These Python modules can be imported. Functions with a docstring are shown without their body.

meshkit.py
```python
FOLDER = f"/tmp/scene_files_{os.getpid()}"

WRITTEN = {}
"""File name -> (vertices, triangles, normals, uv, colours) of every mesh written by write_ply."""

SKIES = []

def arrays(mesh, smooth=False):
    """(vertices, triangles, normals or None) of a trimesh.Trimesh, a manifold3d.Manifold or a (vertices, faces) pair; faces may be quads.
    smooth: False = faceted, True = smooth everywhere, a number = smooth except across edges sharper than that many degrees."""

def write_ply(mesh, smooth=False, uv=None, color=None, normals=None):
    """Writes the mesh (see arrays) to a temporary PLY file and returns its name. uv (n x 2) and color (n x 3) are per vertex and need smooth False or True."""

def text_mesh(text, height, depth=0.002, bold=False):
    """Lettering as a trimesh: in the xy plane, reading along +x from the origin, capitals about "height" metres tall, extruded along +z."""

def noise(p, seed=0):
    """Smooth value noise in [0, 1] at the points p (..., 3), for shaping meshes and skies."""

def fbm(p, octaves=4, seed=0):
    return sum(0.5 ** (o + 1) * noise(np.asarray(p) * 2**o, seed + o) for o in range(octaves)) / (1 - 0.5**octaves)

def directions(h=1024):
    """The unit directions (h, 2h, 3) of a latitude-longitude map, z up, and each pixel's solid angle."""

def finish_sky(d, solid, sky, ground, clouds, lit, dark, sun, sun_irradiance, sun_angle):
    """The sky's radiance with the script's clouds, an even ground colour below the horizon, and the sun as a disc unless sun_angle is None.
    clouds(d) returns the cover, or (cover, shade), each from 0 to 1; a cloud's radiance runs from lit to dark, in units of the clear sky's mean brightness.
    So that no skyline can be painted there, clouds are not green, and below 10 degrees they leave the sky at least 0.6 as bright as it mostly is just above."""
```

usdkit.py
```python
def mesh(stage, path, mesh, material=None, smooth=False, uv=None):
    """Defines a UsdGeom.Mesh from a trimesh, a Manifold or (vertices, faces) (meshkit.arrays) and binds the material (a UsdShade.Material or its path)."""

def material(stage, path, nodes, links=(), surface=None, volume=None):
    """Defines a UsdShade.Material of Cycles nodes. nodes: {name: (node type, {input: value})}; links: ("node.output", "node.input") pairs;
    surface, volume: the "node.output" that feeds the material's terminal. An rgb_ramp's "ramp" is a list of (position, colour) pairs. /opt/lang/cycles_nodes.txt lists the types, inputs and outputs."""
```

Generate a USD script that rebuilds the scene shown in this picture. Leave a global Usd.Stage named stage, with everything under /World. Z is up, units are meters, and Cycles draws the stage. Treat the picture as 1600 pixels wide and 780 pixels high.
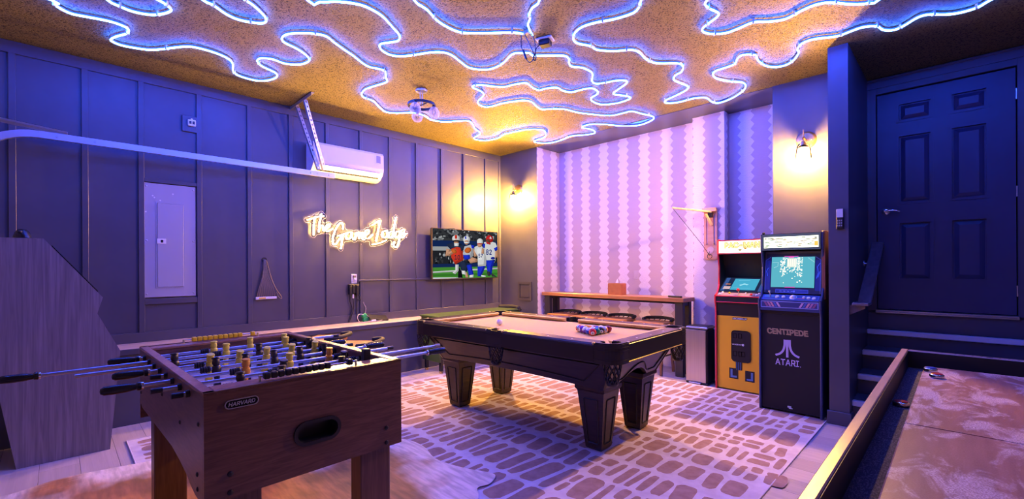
import math, random
import numpy as np
import trimesh
import manifold3d as m3
import usdkit, meshkit
from shapely.geometry import Polygon, LineString, Point, box as sbox
from shapely.ops import unary_union
from shapely import affinity
from pxr import Usd, UsdGeom, Gf, Sdf, Vt

stage = Usd.Stage.CreateInMemory()
UsdGeom.SetStageUpAxis(stage, UsdGeom.Tokens.z)
UsdGeom.SetStageMetersPerUnit(stage, 1.0)
UsdGeom.Xform.Define(stage, '/World')
rnd = random.Random(7)
PI = math.pi

# ---------------------------------------------------------------- camera, exposure, lamp strengths
YAW, ROLL, FPX, CYPX, EYE = math.radians(44.8), math.radians(-0.3), 705.0, 417.3, 1.3
cam = UsdGeom.Camera.Define(stage, '/World/camera')
cam.CreateHorizontalApertureAttr(36.0)
cam.CreateVerticalApertureAttr(36.0 * 780 / 1600)
cam.CreateFocalLengthAttr(36.0 * FPX / 1600)
cam.CreateVerticalApertureOffsetAttr(36.0 * (CYPX - 390) / 1600)
cam.CreateClippingRangeAttr(Gf.Vec2f(0.05, 100))
cam.CreateExposureAttr(1.55)
_F = np.array([-math.sin(YAW), math.cos(YAW), 0])
_R0 = np.array([math.cos(YAW), math.sin(YAW), 0])
_U0 = np.array([0, 0, 1.0])
_R = _R0 * math.cos(ROLL) + _U0 * math.sin(ROLL)
_U = _U0 * math.cos(ROLL) - _R0 * math.sin(ROLL)
cam.AddTransformOp().Set(Gf.Matrix4d(*_R, 0, *_U, 0, *(-_F), 0, 0, 0, EYE, 1))

BLUE = (0.016, 0.075, 1.0)
NEON_BLUE = 41.0          # radiance of the blue ceiling strips
SIGN_WARM, SIGN_POWER = (1.0, 0.52, 0.11), 135.0
BULB_WARM, BULB_POWER = (1.0, 0.49, 0.060), 4200.0

# ---------------------------------------------------------------- helpers
used = {}


def numbered(parent, name):
    k = used.get((parent, name), 0)
    used[(parent, name)] = k + 1
    return parent + '/' + (name if k == 0 else '%s_%03d' % (name, k))


def tag(prim, label=None, cat=None, group=None, kind=None):
    for k, v in (('label', label), ('category', cat), ('group', group), ('kind', kind)):
        if v:
            prim.SetCustomDataByKey(k, v)
    return prim


def obj(name, mesh, m, parent='/World', smooth=False, label=None, cat=None, group=None, kind=None, col=None):
    """One Mesh prim under parent; returns its path."""
    path = numbered(parent, name)
    g = usdkit.mesh(stage, path, mesh, M[m], smooth=smooth)
    if col is not None:
        UsdGeom.PrimvarsAPI(g).CreatePrimvar('Cd', Sdf.ValueTypeNames.Color3fArray, 'vertex').Set(Vt.Vec3fArray.FromNumpy(np.asarray(col, np.float32)))
    tag(g.GetPrim(), label, cat, group, kind)
    return path


def struct(name, mesh, m, parent='/World', smooth=False, **k):
    return obj(name, mesh, m, parent, smooth, kind='structure' if parent == '/World' else None, **k)


class Thing:
    def __init__(s, name, label, cat, loc=(0, 0, 0), rot=0.0, group=None):
        s.path = numbered('/World', name)
        x = UsdGeom.Xform.Define(stage, s.path)
        x.AddTranslateOp().Set(Gf.Vec3d(*map(float, loc)))
        if rot:
            x.AddRotateZOp().Set(float(rot))
        s.prim = tag(x.GetPrim(), label, cat, group)

    def part(s, name, mesh, m, parent=None, smooth=False, **k):
        return obj(name, mesh, m, parent or s.path, smooth, **k)


def copy_of(src, name, label, loc, rot=0.0, group=None):
    was = src.prim.GetCustomData()
    t = Thing(name, label, was['category'], loc, rot, group or was.get('group'))
    t.prim.GetReferences().AddInternalReference(src.path)
    t.prim.SetInstanceable(True)
    return t


def join(*ms):
    fl = []
    for q in ms:
        fl += list(q) if isinstance(q, (list, tuple)) else [q]
    return trimesh.util.concatenate(fl)


def hull(pts):
    return trimesh.PointCloud(np.asarray(pts, float)).convex_hull


def bx(x0, x1, y0, y1, z0, z1, b=0.0):
    """A box, its edges chamfered by b."""
    if b <= 0:
        m = trimesh.creation.box((abs(x1 - x0), abs(y1 - y0), abs(z1 - z0)))
        m.apply_translation(((x0 + x1) / 2, (y0 + y1) / 2, (z0 + z1) / 2))
        return m
    b = min(b, abs(x1 - x0) * .49, abs(y1 - y0) * .49, abs(z1 - z0) * .49)
    p = []
    for x, sx in ((min(x0, x1), 1), (max(x0, x1), -1)):
        for y, sy in ((min(y0, y1), 1), (max(y0, y1), -1)):
            for z, sz in ((min(z0, z1), 1), (max(z0, z1), -1)):
                p += [(x, y + sy * b, z + sz * b), (x + sx * b, y, z + sz * b), (x + sx * b, y + sy * b, z)]
    return hull(p)


def tube(pts, r, n=8, closed=False):
    """A swept round bar along pts; r may be a list."""
    P = np.asarray(pts, float)
    k = len(P)
    rr = np.full(k, r, float) if np.ndim(r) == 0 else np.asarray(r, float)
    if closed:
        T = np.roll(P, -1, 0) - np.roll(P, 1, 0)
    else:
        T = np.gradient(P, axis=0)
    T /= np.maximum(np.linalg.norm(T, axis=1, keepdims=True), 1e-12)
    a = np.array([0, 0, 1.0]) if abs(T[0][2]) < .9 else np.array([1.0, 0, 0])
    u = np.cross(T[0], a)
    u /= np.linalg.norm(u)
    ang = np.linspace(0, 2 * PI, n, endpoint=False)
    V = []
    for i in range(k):
        u = u - T[i] * (u @ T[i])
        u /= np.linalg.norm(u)
        w = np.cross(T[i], u)
        V.append(P[i] + rr[i] * (np.cos(ang)[:, None] * u + np.sin(ang)[:, None] * w))
    V = np.vstack(V)
    f = []
    for i in range(k if closed else k - 1):
        j = (i + 1) % k
        for q in range(n):
            q2 = (q + 1) % n
            f += [(i * n + q, i * n + q2, j * n + q2), (i * n + q, j * n + q2, j * n + q)]
    if not closed:
        c0, c1 = len(V), len(V) + 1
        V = np.vstack([V, P[0], P[-1]])
        for q in range(n):
            q2 = (q + 1) % n
            f += [(c0, q2, q), (c1, (k - 1) * n + q, (k - 1) * n + q2)]
    m = trimesh.Trimesh(V, np.array(f), process=False)
    if m.volume < 0:
        m.invert()
    return m


def cyl(p, q, r, r2=None, n=16):
    return tube([p, q], [r, r if r2 is None else r2], n)


def lathe(prof, n=24, at=(0, 0, 0)):
    prof = np.asarray(prof, float)
    ang = np.linspace(0, 2 * PI, n, endpoint=False)
    V = np.vstack([np.stack([r * np.cos(ang), r * np.sin(ang), np.full(n, z)], 1) for r, z in prof])
    f = []
    for i in range(len(prof) - 1):
        for q in range(n):
            q2 = (q + 1) % n
            f += [(i * n + q, i * n + q2, (i + 1) * n + q2), (i * n + q, (i + 1) * n + q2, (i + 1) * n + q)]
    m = trimesh.Trimesh(V, np.array(f), process=True)
    m.update_faces(m.nondegenerate_faces())
    if m.volume < 0:
        m.invert()
    m.apply_translation(at)
    return m


def sph(c, r, sub=2, s=(1, 1, 1)):
    m = trimesh.creation.icosphere(sub, r)
    m.apply_scale(s)
    m.apply_translation(c)
    return m


def ext(poly, h):
    if not isinstance(poly, Polygon):
        if hasattr(poly, 'geoms'):
            return join([ext(g, h) for g in poly.geoms if g.area > 1e-9])
        poly = Polygon(poly)
    return trimesh.creation.extrude_polygon(poly, h, engine='earcut')


def place(m, o, ex, ey, ez):
    T = np.eye(4)
    T[:3, 0], T[:3, 1], T[:3, 2], T[:3, 3] = ex, ey, ez, o
    m = m.copy()
    m.apply_transform(T)
    if np.linalg.det(T[:3, :3]) < 0:
        m.invert()
    return m


def prism_x(poly, x0, x1):
    """poly in (y, z), extruded along x."""
    return place(ext(poly, x1 - x0), (x0, 0, 0), (0, 1, 0), (0, 0, 1), (1, 0, 0))


def prism_y(poly, y0, y1):
    """poly in (x, z), extruded along y."""
    return place(ext(poly, y1 - y0), (0, y0, 0), (1, 0, 0), (0, 0, 1), (0, 1, 0))


def prism_z(poly, z0, z1):
    m = ext(poly, z1 - z0)
    m.apply_translation((0, 0, z0))
    return m


def rrect(x0, x1, y0, y1, r, n=4):
    return sbox(x0 + r, y0 + r, x1 - r, y1 - r).buffer(r, quad_segs=n)


def spline(pts, per=4, closed=False):
    """Catmull-Rom through pts."""
    P = np.asarray(pts, float)
    n = len(P)
    out = []
    for i in range(n if closed else n - 1):
        p0, p1, p2, p3 = (P[(i + k) % n] if closed else P[min(max(i + k, 0), n - 1)] for k in (-1, 0, 1, 2))
        for t in np.arange(per) / per:
            out.append(.5 * ((2 * p1) + (p2 - p0) * t + (2 * p0 - 5 * p1 + 4 * p2 - p3) * t * t + (3 * p1 - p0 - 3 * p2 + p3) * t ** 3))
    if not closed:
        out.append(P[-1])
    return np.array(out)


def paint(layers, o, ex, ey, n, lift=0.0004):
    """Flat print: (colour, polygon points or shapely shape) one over the other on the plane o + u ex + v ey; returns (mesh, colours)."""
    V, Fc, C, base = [], [], [], 0
    o, ex, ey, n = (np.asarray(a, float) for a in (o, ex, ey, n))
    flip = np.dot(np.cross(ex, ey), n) < 0
    for i, (col, poly) in enumerate(layers):
        poly = poly if hasattr(poly, 'geom_type') else Polygon(poly)
        if not poly.is_valid:
            poly = poly.buffer(0)
        for g in getattr(poly, 'geoms', [poly]):
            if g.area < 1e-12 or g.geom_type != 'Polygon':
                continue
            v, f = trimesh.creation.triangulate_polygon(g, engine='earcut')
            if flip:
                f = f[:, ::-1]
            V.append(o + v[:, :1] * ex + v[:, 1:2] * ey + n * (lift * (i + 1)))
            Fc.append(np.asarray(f) + base)
            base += len(v)
            C.append(np.tile(np.asarray(col, float), (len(v), 1)))
    return (np.vstack(V), np.vstack(Fc)), np.vstack(C)


def srgb(r, g, b):
    return tuple((c / 255 / 12.92) if c / 255 <= .04045 else ((c / 255 + .055) / 1.055) ** 2.4 for c in (r, g, b))


_glyph = {}


def text_shape(t, h, bold=False):
    """Lettering as a shapely shape reading along +x, capitals h tall."""
    m = meshkit.text_mesh(t, h, 0.001, bold)
    v, f = m.vertices, m.faces
    keep = [Polygon(v[q][:, :2]) for q in f if np.ptp(v[q][:, 2]) < 1e-9 and v[q][0, 2] < 1e-6]
    return unary_union([k.buffer(1e-6) for k in keep])


# ---------------------------------------------------------------- materials
M = {}


def mat(name, col, rough=.5, metal=0.0, spec=.5, **k):
    p = {'base_color': col, 'roughness': rough, 'metallic': metal, 'specular_ior_level': spec}
    p.update(k)
    M[name] = usdkit.material(stage, '/World/Looks/' + name, {'p': ('principled_bsdf', p)}, [], surface='p.BSDF')


def noisy(name, c1, c2, scale=(8, 8, 8), rough=.5, metal=0.0, bump=0.0, bscale=None, detail=4.0, ramp=(.35, .65), spec=.5, distortion=0.0, dist=.01, **k):
    """Two colours mixed by stretched noise in world space, with fine relief."""
    p = {'roughness': rough, 'metallic': metal, 'specular_ior_level': spec}
    p.update(k)
    nodes = {'g': ('geometry', {}), 'm': ('mapping', {'mapping_type': 'point', 'scale': scale}),
             'n': ('noise_texture', {'scale': 1.0, 'detail': detail, 'roughness': .6, 'distortion': distortion}),
             'r': ('rgb_ramp', {'ramp': [(0, c1), (ramp[0], c1), (ramp[1], c2), (1, c2)]}),
             'p': ('principled_bsdf', p)}
    links = [('g.position', 'm.vector'), ('m.vector', 'n.vector'), ('n.fac', 'r.fac'), ('r.color', 'p.base_color')]
    if bump:
        nodes['m2'] = ('mapping', {'mapping_type': 'point', 'scale': bscale or scale})
        nodes['n2'] = ('noise_texture', {'scale': 1.0, 'detail': 3.0})
        nodes['b'] = ('bump', {'strength': bump, 'distance': dist})
        links += [('g.position', 'm2.vector'), ('m2.vector', 'n2.vector'), ('n2.fac', 'b.height'), ('b.normal', 'p.normal')]
    M[name] = usdkit.material(stage, '/World/Looks/' + name, nodes, links, surface='p.BSDF')


def glow(name, col, strength):
    M[name] = usdkit.material(stage, '/World/Looks/' + name, {'e': ('emission', {'color': col, 'strength': strength})}, [], surface='e.emission')


def printed(name, rough=.5, emit=0.0, spec=.4):
    """Colours from the mesh's own Cd primvar: printed (emit 0) or shown by a lit screen."""
    nodes = {'a': ('attribute', {'attribute': 'Cd'})}
    if emit:
        nodes['e'] = ('emission', {'strength': emit})
        M[name] = usdkit.material(stage, '/World/Looks/' + name, nodes, [('a.color', 'e.color')], surface='e.emission')
    else:
        nodes['p'] = ('principled_bsdf', {'roughness': rough, 'specular_ior_level': spec})
        M[name] = usdkit.material(stage, '/World/Looks/' + name, nodes, [('a.color', 'p.base_color')], surface='p.BSDF')


def clear(name, tint=(1, 1, 1), ior=1.45, rough=0.02):
    nodes = {'t': ('transparent_bsdf', {'color': tint}), 'g': ('glossy_bsdf', {'color': (1, 1, 1), 'roughness': rough}), 'f': ('fresnel', {'IOR': ior}), 'x': ('mix_closure', {})}
    M[name] = usdkit.material(stage, '/World/Looks/' + name, nodes, [('f.fac', 'x.fac'), ('t.BSDF', 'x.closure1'), ('g.BSDF', 'x.closure2')], surface='x.closure')


noisy('wall_paint', (.072, .070, .092), (.082, .080, .105), (3, 3, 3), .40, bump=.05, bscale=(160, 160, 160), dist=.002)
noisy('trim_paint', (.072, .070, .092), (.082, .080, .105), (3, 3, 3), .36)
noisy('door_paint', (.036, .042, .095), (.042, .049, .110), (3, 3, 3), .40, bump=.06, bscale=(140, 140, 140), dist=.002)
noisy('ledge_top', (.40, .30, .26), (.50, .38, .32), (6, 3, 6), .55, bump=.1, bscale=(60, 60, 60))
mat('steel', (.62, .62, .64), .32, 1.0)
mat('galvanised', (.55, .56, .60), .38, .85)
mat('chrome', (.80, .80, .82), .14, 1.0)
mat('brushed', (.50, .50, .52), .34, 1.0)
mat('black_plastic', (.012, .012, .014), .38)
mat('black_gloss', (.010, .010, .012), .16)
mat('black_rubber', (.014, .014, .016), .7)
mat('black_metal', (.018, .018, .022), .35, .3)
mat('white_plastic', (.72, .72, .72), .35)
mat('grey_plastic', (.30, .30, .32), .45)
mat('panel_grey', (.36, .36, .40), .48)
mat('brass', (.70, .50, .22), .28, 1.0)
mat('gold_trim', (.80, .62, .25), .35, .8)
mat('clear_acrylic_edge', (.85, .8, .7), .3)
clear('acrylic')
clear('clear_glass', ior=1.5)
glow('neon_blue', BLUE, NEON_BLUE)
glow('neon_warm', SIGN_WARM, SIGN_POWER)
glow('bulb_glow', BULB_WARM, BULB_POWER)
glow('bulb_glow_soft', BULB_WARM, BULB_POWER * .58)
printed('print_flat')
printed('screen_tv', emit=.24)
printed('screen_arcade', emit=.42)
printed('marquee_glow', emit=.75)
mat('subfloor', (.12, .10, .09), .9)
mat('nosing', (.70, .72, .78), .36, .1)
mat('strip_back', (.06, .08, .22), .4)
noisy('tread_carpet', (.07, .07, .085), (.10, .10, .115), (60, 60, 60), .9, bump=.3, bscale=(400, 400, 400), dist=.002)
noisy('garage_door', (.16, .16, .18), (.19, .19, .21), (3, 3, 3), .5)
clear('bulb_glass', ior=1.35)
clear('shade_glass', ior=1.12)
mat('aged_brass', (.42, .27, .12), .35, .9)
mat('dark_bronze', (.10, .065, .03), .35, .9)
mat('cable_white', (.62, .52, .48), .45)
mat('ac_white', (.80, .79, .80), .22)
mat('cable_grey', (.10, .095, .10), .5)
mat('cable_brown', (.24, .18, .12), .5)
mat('yellow_label', (.70, .45, .08), .5)
mat('green_plastic', (.03, .42, .10), .3)
mat('tv_bezel', (.10, .07, .04), .3, .4)
mat('vent_paint', (.07, .06, .06), .45)
mat('outlet_mauve', (.55, .44, .47), .45)
mat('remote_pale', (.62, .62, .55), .4)
noisy('rail_wood', (.13, .10, .105), (.18, .14, .145), (30, 3, 30), .35)
noisy('pale_wood', (.66, .33, .19), (.76, .42, .25), (4, 4, 40), .5)
noisy('warm_wood', (.70, .46, .18), (.80, .56, .26), (40, 5, 5), .45)
mat('emblem_pink', (.68, .46, .44), .5)
mat('rug_base', (.66, .58, .60), .95, spec=.1)
noisy('rug_pile', (.60, .52, .54), (.72, .65, .67), (9, 9, 9), .95, bump=.35, bscale=(300, 300, 300), dist=.003, spec=.1)
noisy('rug_brown', (.34, .21, .165), (.43, .28, .225), (14, 14, 14), .95, bump=.35, bscale=(300, 300, 300), dist=.003, spec=.1)
noisy('espresso', (.030, .017, .013), (.046, .026, .019), (8, 8, 60), .30, spec=.5)
noisy('espresso_rail', (.075, .036, .022), (.11, .055, .033), (10, 40, 40), .24, spec=.55)
mat('espresso_line', (.008, .006, .006), .45)
noisy('felt', (.60, .40, .17), (.66, .44, .19), (120, 120, 120), .92, spec=.15, bump=.1, bscale=(600, 600, 600), dist=.001)
mat('pocket_leather', (.016, .013, .014), .42)
mat('pearl', (.75, .72, .66), .25)
printed('ball_gloss', .10, spec=.6)
noisy('walnut', (.085, .036, .024), (.155, .072, .046), (7, 7, 60), .36, detail=6, distortion=.8, spec=.5)
noisy('walnut_x', (.11, .05, .034), (.18, .09, .06), (9, 7, 70), .36, detail=6, distortion=.8, spec=.5)
noisy('walnut_leg', (.09, .04, .025), (.15, .072, .045), (60, 60, 5), .36, detail=6)
noisy('walnut_rim', (.26, .13, .085), (.34, .18, .12), (30, 30, 30), .18, spec=.6)
mat('pitch', (.52, .46, .46), .22)
mat('rod_steel_neon_tint', (.50, .54, .66), .30, 1.0)  # plain steel; blue reflection of the neon strips is put into the base colour
mat('yellow_player', (.74, .66, .08), .35)
mat('orange_player', (.75, .36, .04), .35)
mat('black_player', (.018, .018, .024), .35)
mat('yellow_bead', (.85, .62, .02), .32)
mat('cab_black', (.018, .016, .017), .6, spec=.3)
mat('cab_red', (.62, .03, .05), .35)
mat('cab_yellow', (.86, .50, .02), .42)
mat('cab_blue_dark', (.035, .05, .14), .4)
mat('cab_orange_brown', (.28, .10, .05), .45)
mat('ctrl_red', (.70, .02, .03), .25)
mat('ctrl_white', (.75, .75, .75), .25)
mat('ctrl_yellow', (.75, .55, .03), .25)
mat('deck_brown', (.16, .10, .10), .4)
mat('marquee_frame_green', (.16, .26, .10), .4)
mat('logo_gold', (.40, .29, .14), .4)
mat('logo_lilac', (.55, .48, .72), .4)
noisy('grey_grain', (.10, .088, .12), (.24, .215, .27), (42, 42, 1.6), .42, detail=8, distortion=1.2, ramp=(.25, .75))
noisy('oak_orange', (.40, .17, .05), (.50, .23, .075), (6, 60, 60), .30, detail=6, spec=.5)
mat('charcoal_leg', (.035, .030, .034), .4)
noisy('terracotta', (.30, .085, .035), (.36, .105, .045), (20, 20, 20), .45)
mat('tissue_white', (.82, .80, .80), .8)
noisy('stool_wood', (.16, .07, .035), (.22, .10, .05), (40, 40, 4), .4)
noisy('bin_steel', (.48, .46, .50), (.58, .56, .60), (160, 1, 1), .30, metal=.9)
mat('green_felt', (.045, .075, .030), .9, spec=.15)
mat('green_side', (.035, .070, .022), .6)
noisy('rail_maple', (.34, .23, .19), (.42, .29, .24), (40, 4, 40), .30, detail=5)
noisy('gutter_carpet', (.035, .038, .055), (.16, .16, .19), (260, 90, 100), .95, bump=.4, bscale=(500, 500, 500), dist=.003, ramp=(.45, .75))
mat('rail_black', (.014, .012, .013), .5)
mat('puck_blue', (.02, .06, .35), .3)
mat('puck_red', (.35, .02, .03), .3)

# ================================================================ THE SETTING
XL, YB, YR, ZC, XR, YF = -5.257, 5.03, 5.553, 3.086, 1.15, -.85
LX, LZ = -4.887, .637                       # the knee wall's cap: front and top

# ---- floor: light laminate planks running along x
for i, (a, b) in enumerate((((.50, .41, .37), (.58, .48, .43)), ((.55, .46, .41), (.63, .53, .48)), ((.46, .38, .34), (.55, .45, .40)))):
    noisy('plank_%d' % i, a, b, (1.2, 26, 1), .38, bump=.08, bscale=(3, 90, 1), distortion=.6)
fl = struct('floor', bx(LX - .03, XR, YF, YR, -.05, -.004), 'subfloor')
y, row = YF, 0
while y < YR - .01:
    x = LX - .02 - (row * .43) % 1.22
    while x < XR:
        x0, x1 = max(x, LX - .02), min(x + 1.22, XR)
        if x1 - x0 > .05 and not (x0 > -.6 and y > 4.5):
            obj('plank', bx(x0 + .0008, x1 - .0008, y + .0008, min(y + .19, YR) - .0008, -.012, 0, .0012), 'plank_%d' % rnd.randrange(3), fl)
        x += 1.22
    y += .19
    row += 1

# ---- ceiling: gold glitter popcorn, satin metallic
nodes = {'g': ('geometry', {}), 'n': ('noise_texture', {'scale': 100.0, 'detail': 2.0, 'roughness': .5}),
         'n3': ('noise_texture', {'scale': 150.0, 'detail': 1.0}),
         'r': ('rgb_ramp', {'ramp': [(0, (.03, .024, .012)), (.36, (.06, .048, .02)), (.46, (.27, .215, .065)), (1, (.34, .275, .085))]}),
         'b': ('bump', {'strength': .35, 'distance': .012}), 'p': ('principled_bsdf', {'roughness': .74, 'metallic': .55, 'specular_ior_level': .5})}
M['ceiling_gold'] = usdkit.material(stage, '/World/Looks/ceiling_gold', nodes, [('g.position', 'n.vector'), ('g.position', 'n3.vector'), ('n.fac', 'r.fac'), ('r.color', 'p.base_color'),
                                    ('n.fac', 'b.height'), ('b.normal', 'p.normal')], surface='p.BSDF')
struct('ceiling', bx(XL - .1, XR + .1, YF - .1, YR + .1, ZC, ZC + .08), 'ceiling_gold')

# ---- left wall: board and batten above a knee wall
wl = struct('wall_left', join(bx(XL - .12, XL - .012, YF, YB + .1, LZ - .05, ZC)), 'wall_paint')
BY = [-.2465 - .41, -.2465, .1665, .535, .973, 1.41, 1.82, 2.224, 2.643, 3.047, 3.455, 3.871, 4.28, 4.714, 5.008]
for a, b in zip(BY[:-1], BY[1:]):
    obj('panel', bx(XL - .012, XL, a + .012, b - .012, .715, 2.995), 'wall_paint', wl)
for b in BY:
    obj('batten', bx(XL - .012, XL + .019, b - .0205, min(b + .0205, YB - .002), .725, 2.99, .002), 'trim_paint', wl)
obj('top_rail', bx(XL - .012, XL + .019, YF, YB - .001, 2.989, ZC - .001, .002), 'trim_paint', wl)
obj('bottom_rail', bx(XL - .012, XL + .019, YF, YB - .001, LZ, .726, .002), 'trim_paint', wl)
obj('cross_rail', bx(XL - .012, XL + .0185, .5555, .9525, .975, 1.024, .002), 'trim_paint', wl)
obj('cross_rail', bx(XL - .012, XL + .0185, .5555, .9525, 2.093, 2.128, .002), 'trim_paint', wl)
obj('cover_plate', bx(XL - .012, XL + .021, .838, .957, 2.612, 2.765, .003), 'trim_paint', wl)
kw = struct('wall_left_knee', bx(XL - .12, LX - .018, YF, YB + .1, 0, LZ - .02), 'wall_paint')
obj('ledge_cap', bx(XL - .01, LX - .002, YF, YB, LZ - .02, LZ, .003), 'ledge_top', kw)
obj('fascia', bx(LX - .018, LX, YF, YB, .586, LZ - .003, .002), 'trim_paint', kw)

# ---- back wall with the wallpapered recess, its pillar, and the piece with the second sconce
per = .318
wp = {'g': ('geometry', {}), 's': ('separate_xyz', {}),
      'u0': ('math', {'math_type': 'add'}), 'u1': ('math', {'math_type': 'add', 'value2': -5.553 + 3.96 + 12 * per}), 'u2': ('math', {'math_type': 'divide', 'value2': per}),
      'pp': ('math', {'math_type': 'pingpong', 'value2': .5}),                        # 0 at a light column's middle, 0.5 between
      'z1': ('math', {'math_type': 'divide', 'value2': .0985}), 'zp': ('math', {'math_type': 'pingpong', 'value2': .5}),
      'zw': ('math', {'math_type': 'multiply_add', 'value2': .25, 'value3': .16}),   # half width of the column at this height
      'lt': ('math', {'math_type': 'less_than'}),
      'd1': ('math', {'math_type': 'multiply_add', 'value2': 2.4}), 'd2': ('math', {'math_type': 'multiply', 'value2': 7.0}), 'd3': ('math', {'math_type': 'pingpong', 'value2': .5}),
      'dl': ('math', {'math_type': 'less_than', 'value2': .13}),
      'wv': ('noise_texture', {'scale': 1.0, 'detail': 2.0}), 'wm': ('mapping', {'mapping_type': 'point', 'scale': (30, 30, 420)}),
      'c1': ('mix_color', {'a': (.49, .37, .37), 'b': (.55, .43, .42)}),
      'c2': ('mix_color', {'a': (.82, .75, .72), 'b': (.60, .50, .50)}),
      'c3': ('mix_color', {}), 'p': ('principled_bsdf', {'roughness': .62, 'specular_ior_level': .3})}
wl_links = [('g.position', 's.vector'), ('s.x', 'u0.value1'), ('s.y', 'u0.value2'), ('u0.value', 'u1.value1'), ('u1.value', 'u2.value1'), ('u2.value', 'pp.value1'),
            ('s.z', 'z1.value1'), ('z1.value', 'zp.value1'), ('zp.value', 'zw.value1'), ('pp.value', 'lt.value1'), ('zw.value', 'lt.value2'),
            ('zp.value', 'd1.value1'), ('pp.value', 'd1.value3'), ('d1.value', 'd2.value1'), ('d2.value', 'd3.value1'), ('d3.value', 'dl.value1'),
            ('g.position', 'wm.vector'), ('wm.vector', 'wv.vector'), ('wv.fac', 'c1.fac'), ('dl.value', 'c2.fac'),
            ('lt.value', 'c3.fac'), ('c1.result', 'c3.a'), ('c2.result', 'c3.b'), ('c3.result', 'p.base_color')]
M['wallpaper'] = usdkit.material(stage, '/World/Looks/wallpaper', wp, wl_links, surface='p.BSDF')
struct('wall_back_left', bx(XL - .1, -4.464, YB, YR + .1, 0, ZC), 'wall_paint')
struct('wall_recess_side', bx(-4.464, -4.459, YB + .001, YR, 0, ZC), 'wallpaper')
struct('wall_recess', bx(-4.47, -1.31, YR, YR + .1, 0, ZC), 'wallpaper')
struct('wall_pillar', bx(-2.284, -1.916, 5.40, YR + .01, 0, ZC), 'wallpaper')
struct('wall_back_right', bx(-1.321, -.76, YB, YR + .1, 0, ZC), 'wall_paint')
struct('trim_1', bx(-4.46, -1.32, YB + .002, YR, ZC - .006, ZC - .0005), 'trim_paint')      # the recess's dark painted top

# ---- partition beside the stairs, and the stair bay
pt = struct('wall_partition', bx(-.768, -.633, 4.473, YR + .05, 0, ZC), 'wall_paint')
obj('base_board', join(bx(-.782, -.619, 4.459, 4.473, 0, .11, .004), bx(-.634, -.619, 4.4585, 4.57, 0, .11, .004)), 'trim_paint', pt)
struct('wall_right', bx(XR, XR + .1, YF - .1, YR + .1, 0, ZC), 'wall_paint')
wd = struct('wall_door', join(bx(-.70, -.575, YR, YR + .12, 0, ZC), bx(.345, XR + .1, YR, YR + .12, 0, ZC), bx(-.58, .35, YR, YR + .12, 2.93, ZC), bx(-.58, .35, YR, YR + .12, 0, .80)), 'wall_paint')
st = [(4.58, .197), (4.853, .366), (5.135, .536), (5.43, .694)]
for k, (sy, sz) in enumerate(st):
    ny = st[k + 1][0] if k < 3 else YR
    s_ = struct('trim_%d' % (k + 2), bx(-.632, XR - .001, sy + .012, YR - .001, 0 if k == 0 else st[k - 1][1] - .0005, sz - .012), 'wall_paint', label=None)
    obj('tread', bx(-.632, XR - .002, sy + .03, ny + .011, sz - .012, sz - .001), 'tread_carpet', s_)
    obj('nosing', bx(-.632, XR - .002, sy - .012, sy + .034, sz - .047, sz, .006), 'nosing', s_)
struct('trim_6', bx(-.632, XR - .001, YR - .035, YR + .03, .682, .845), 'wall_paint')

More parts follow.
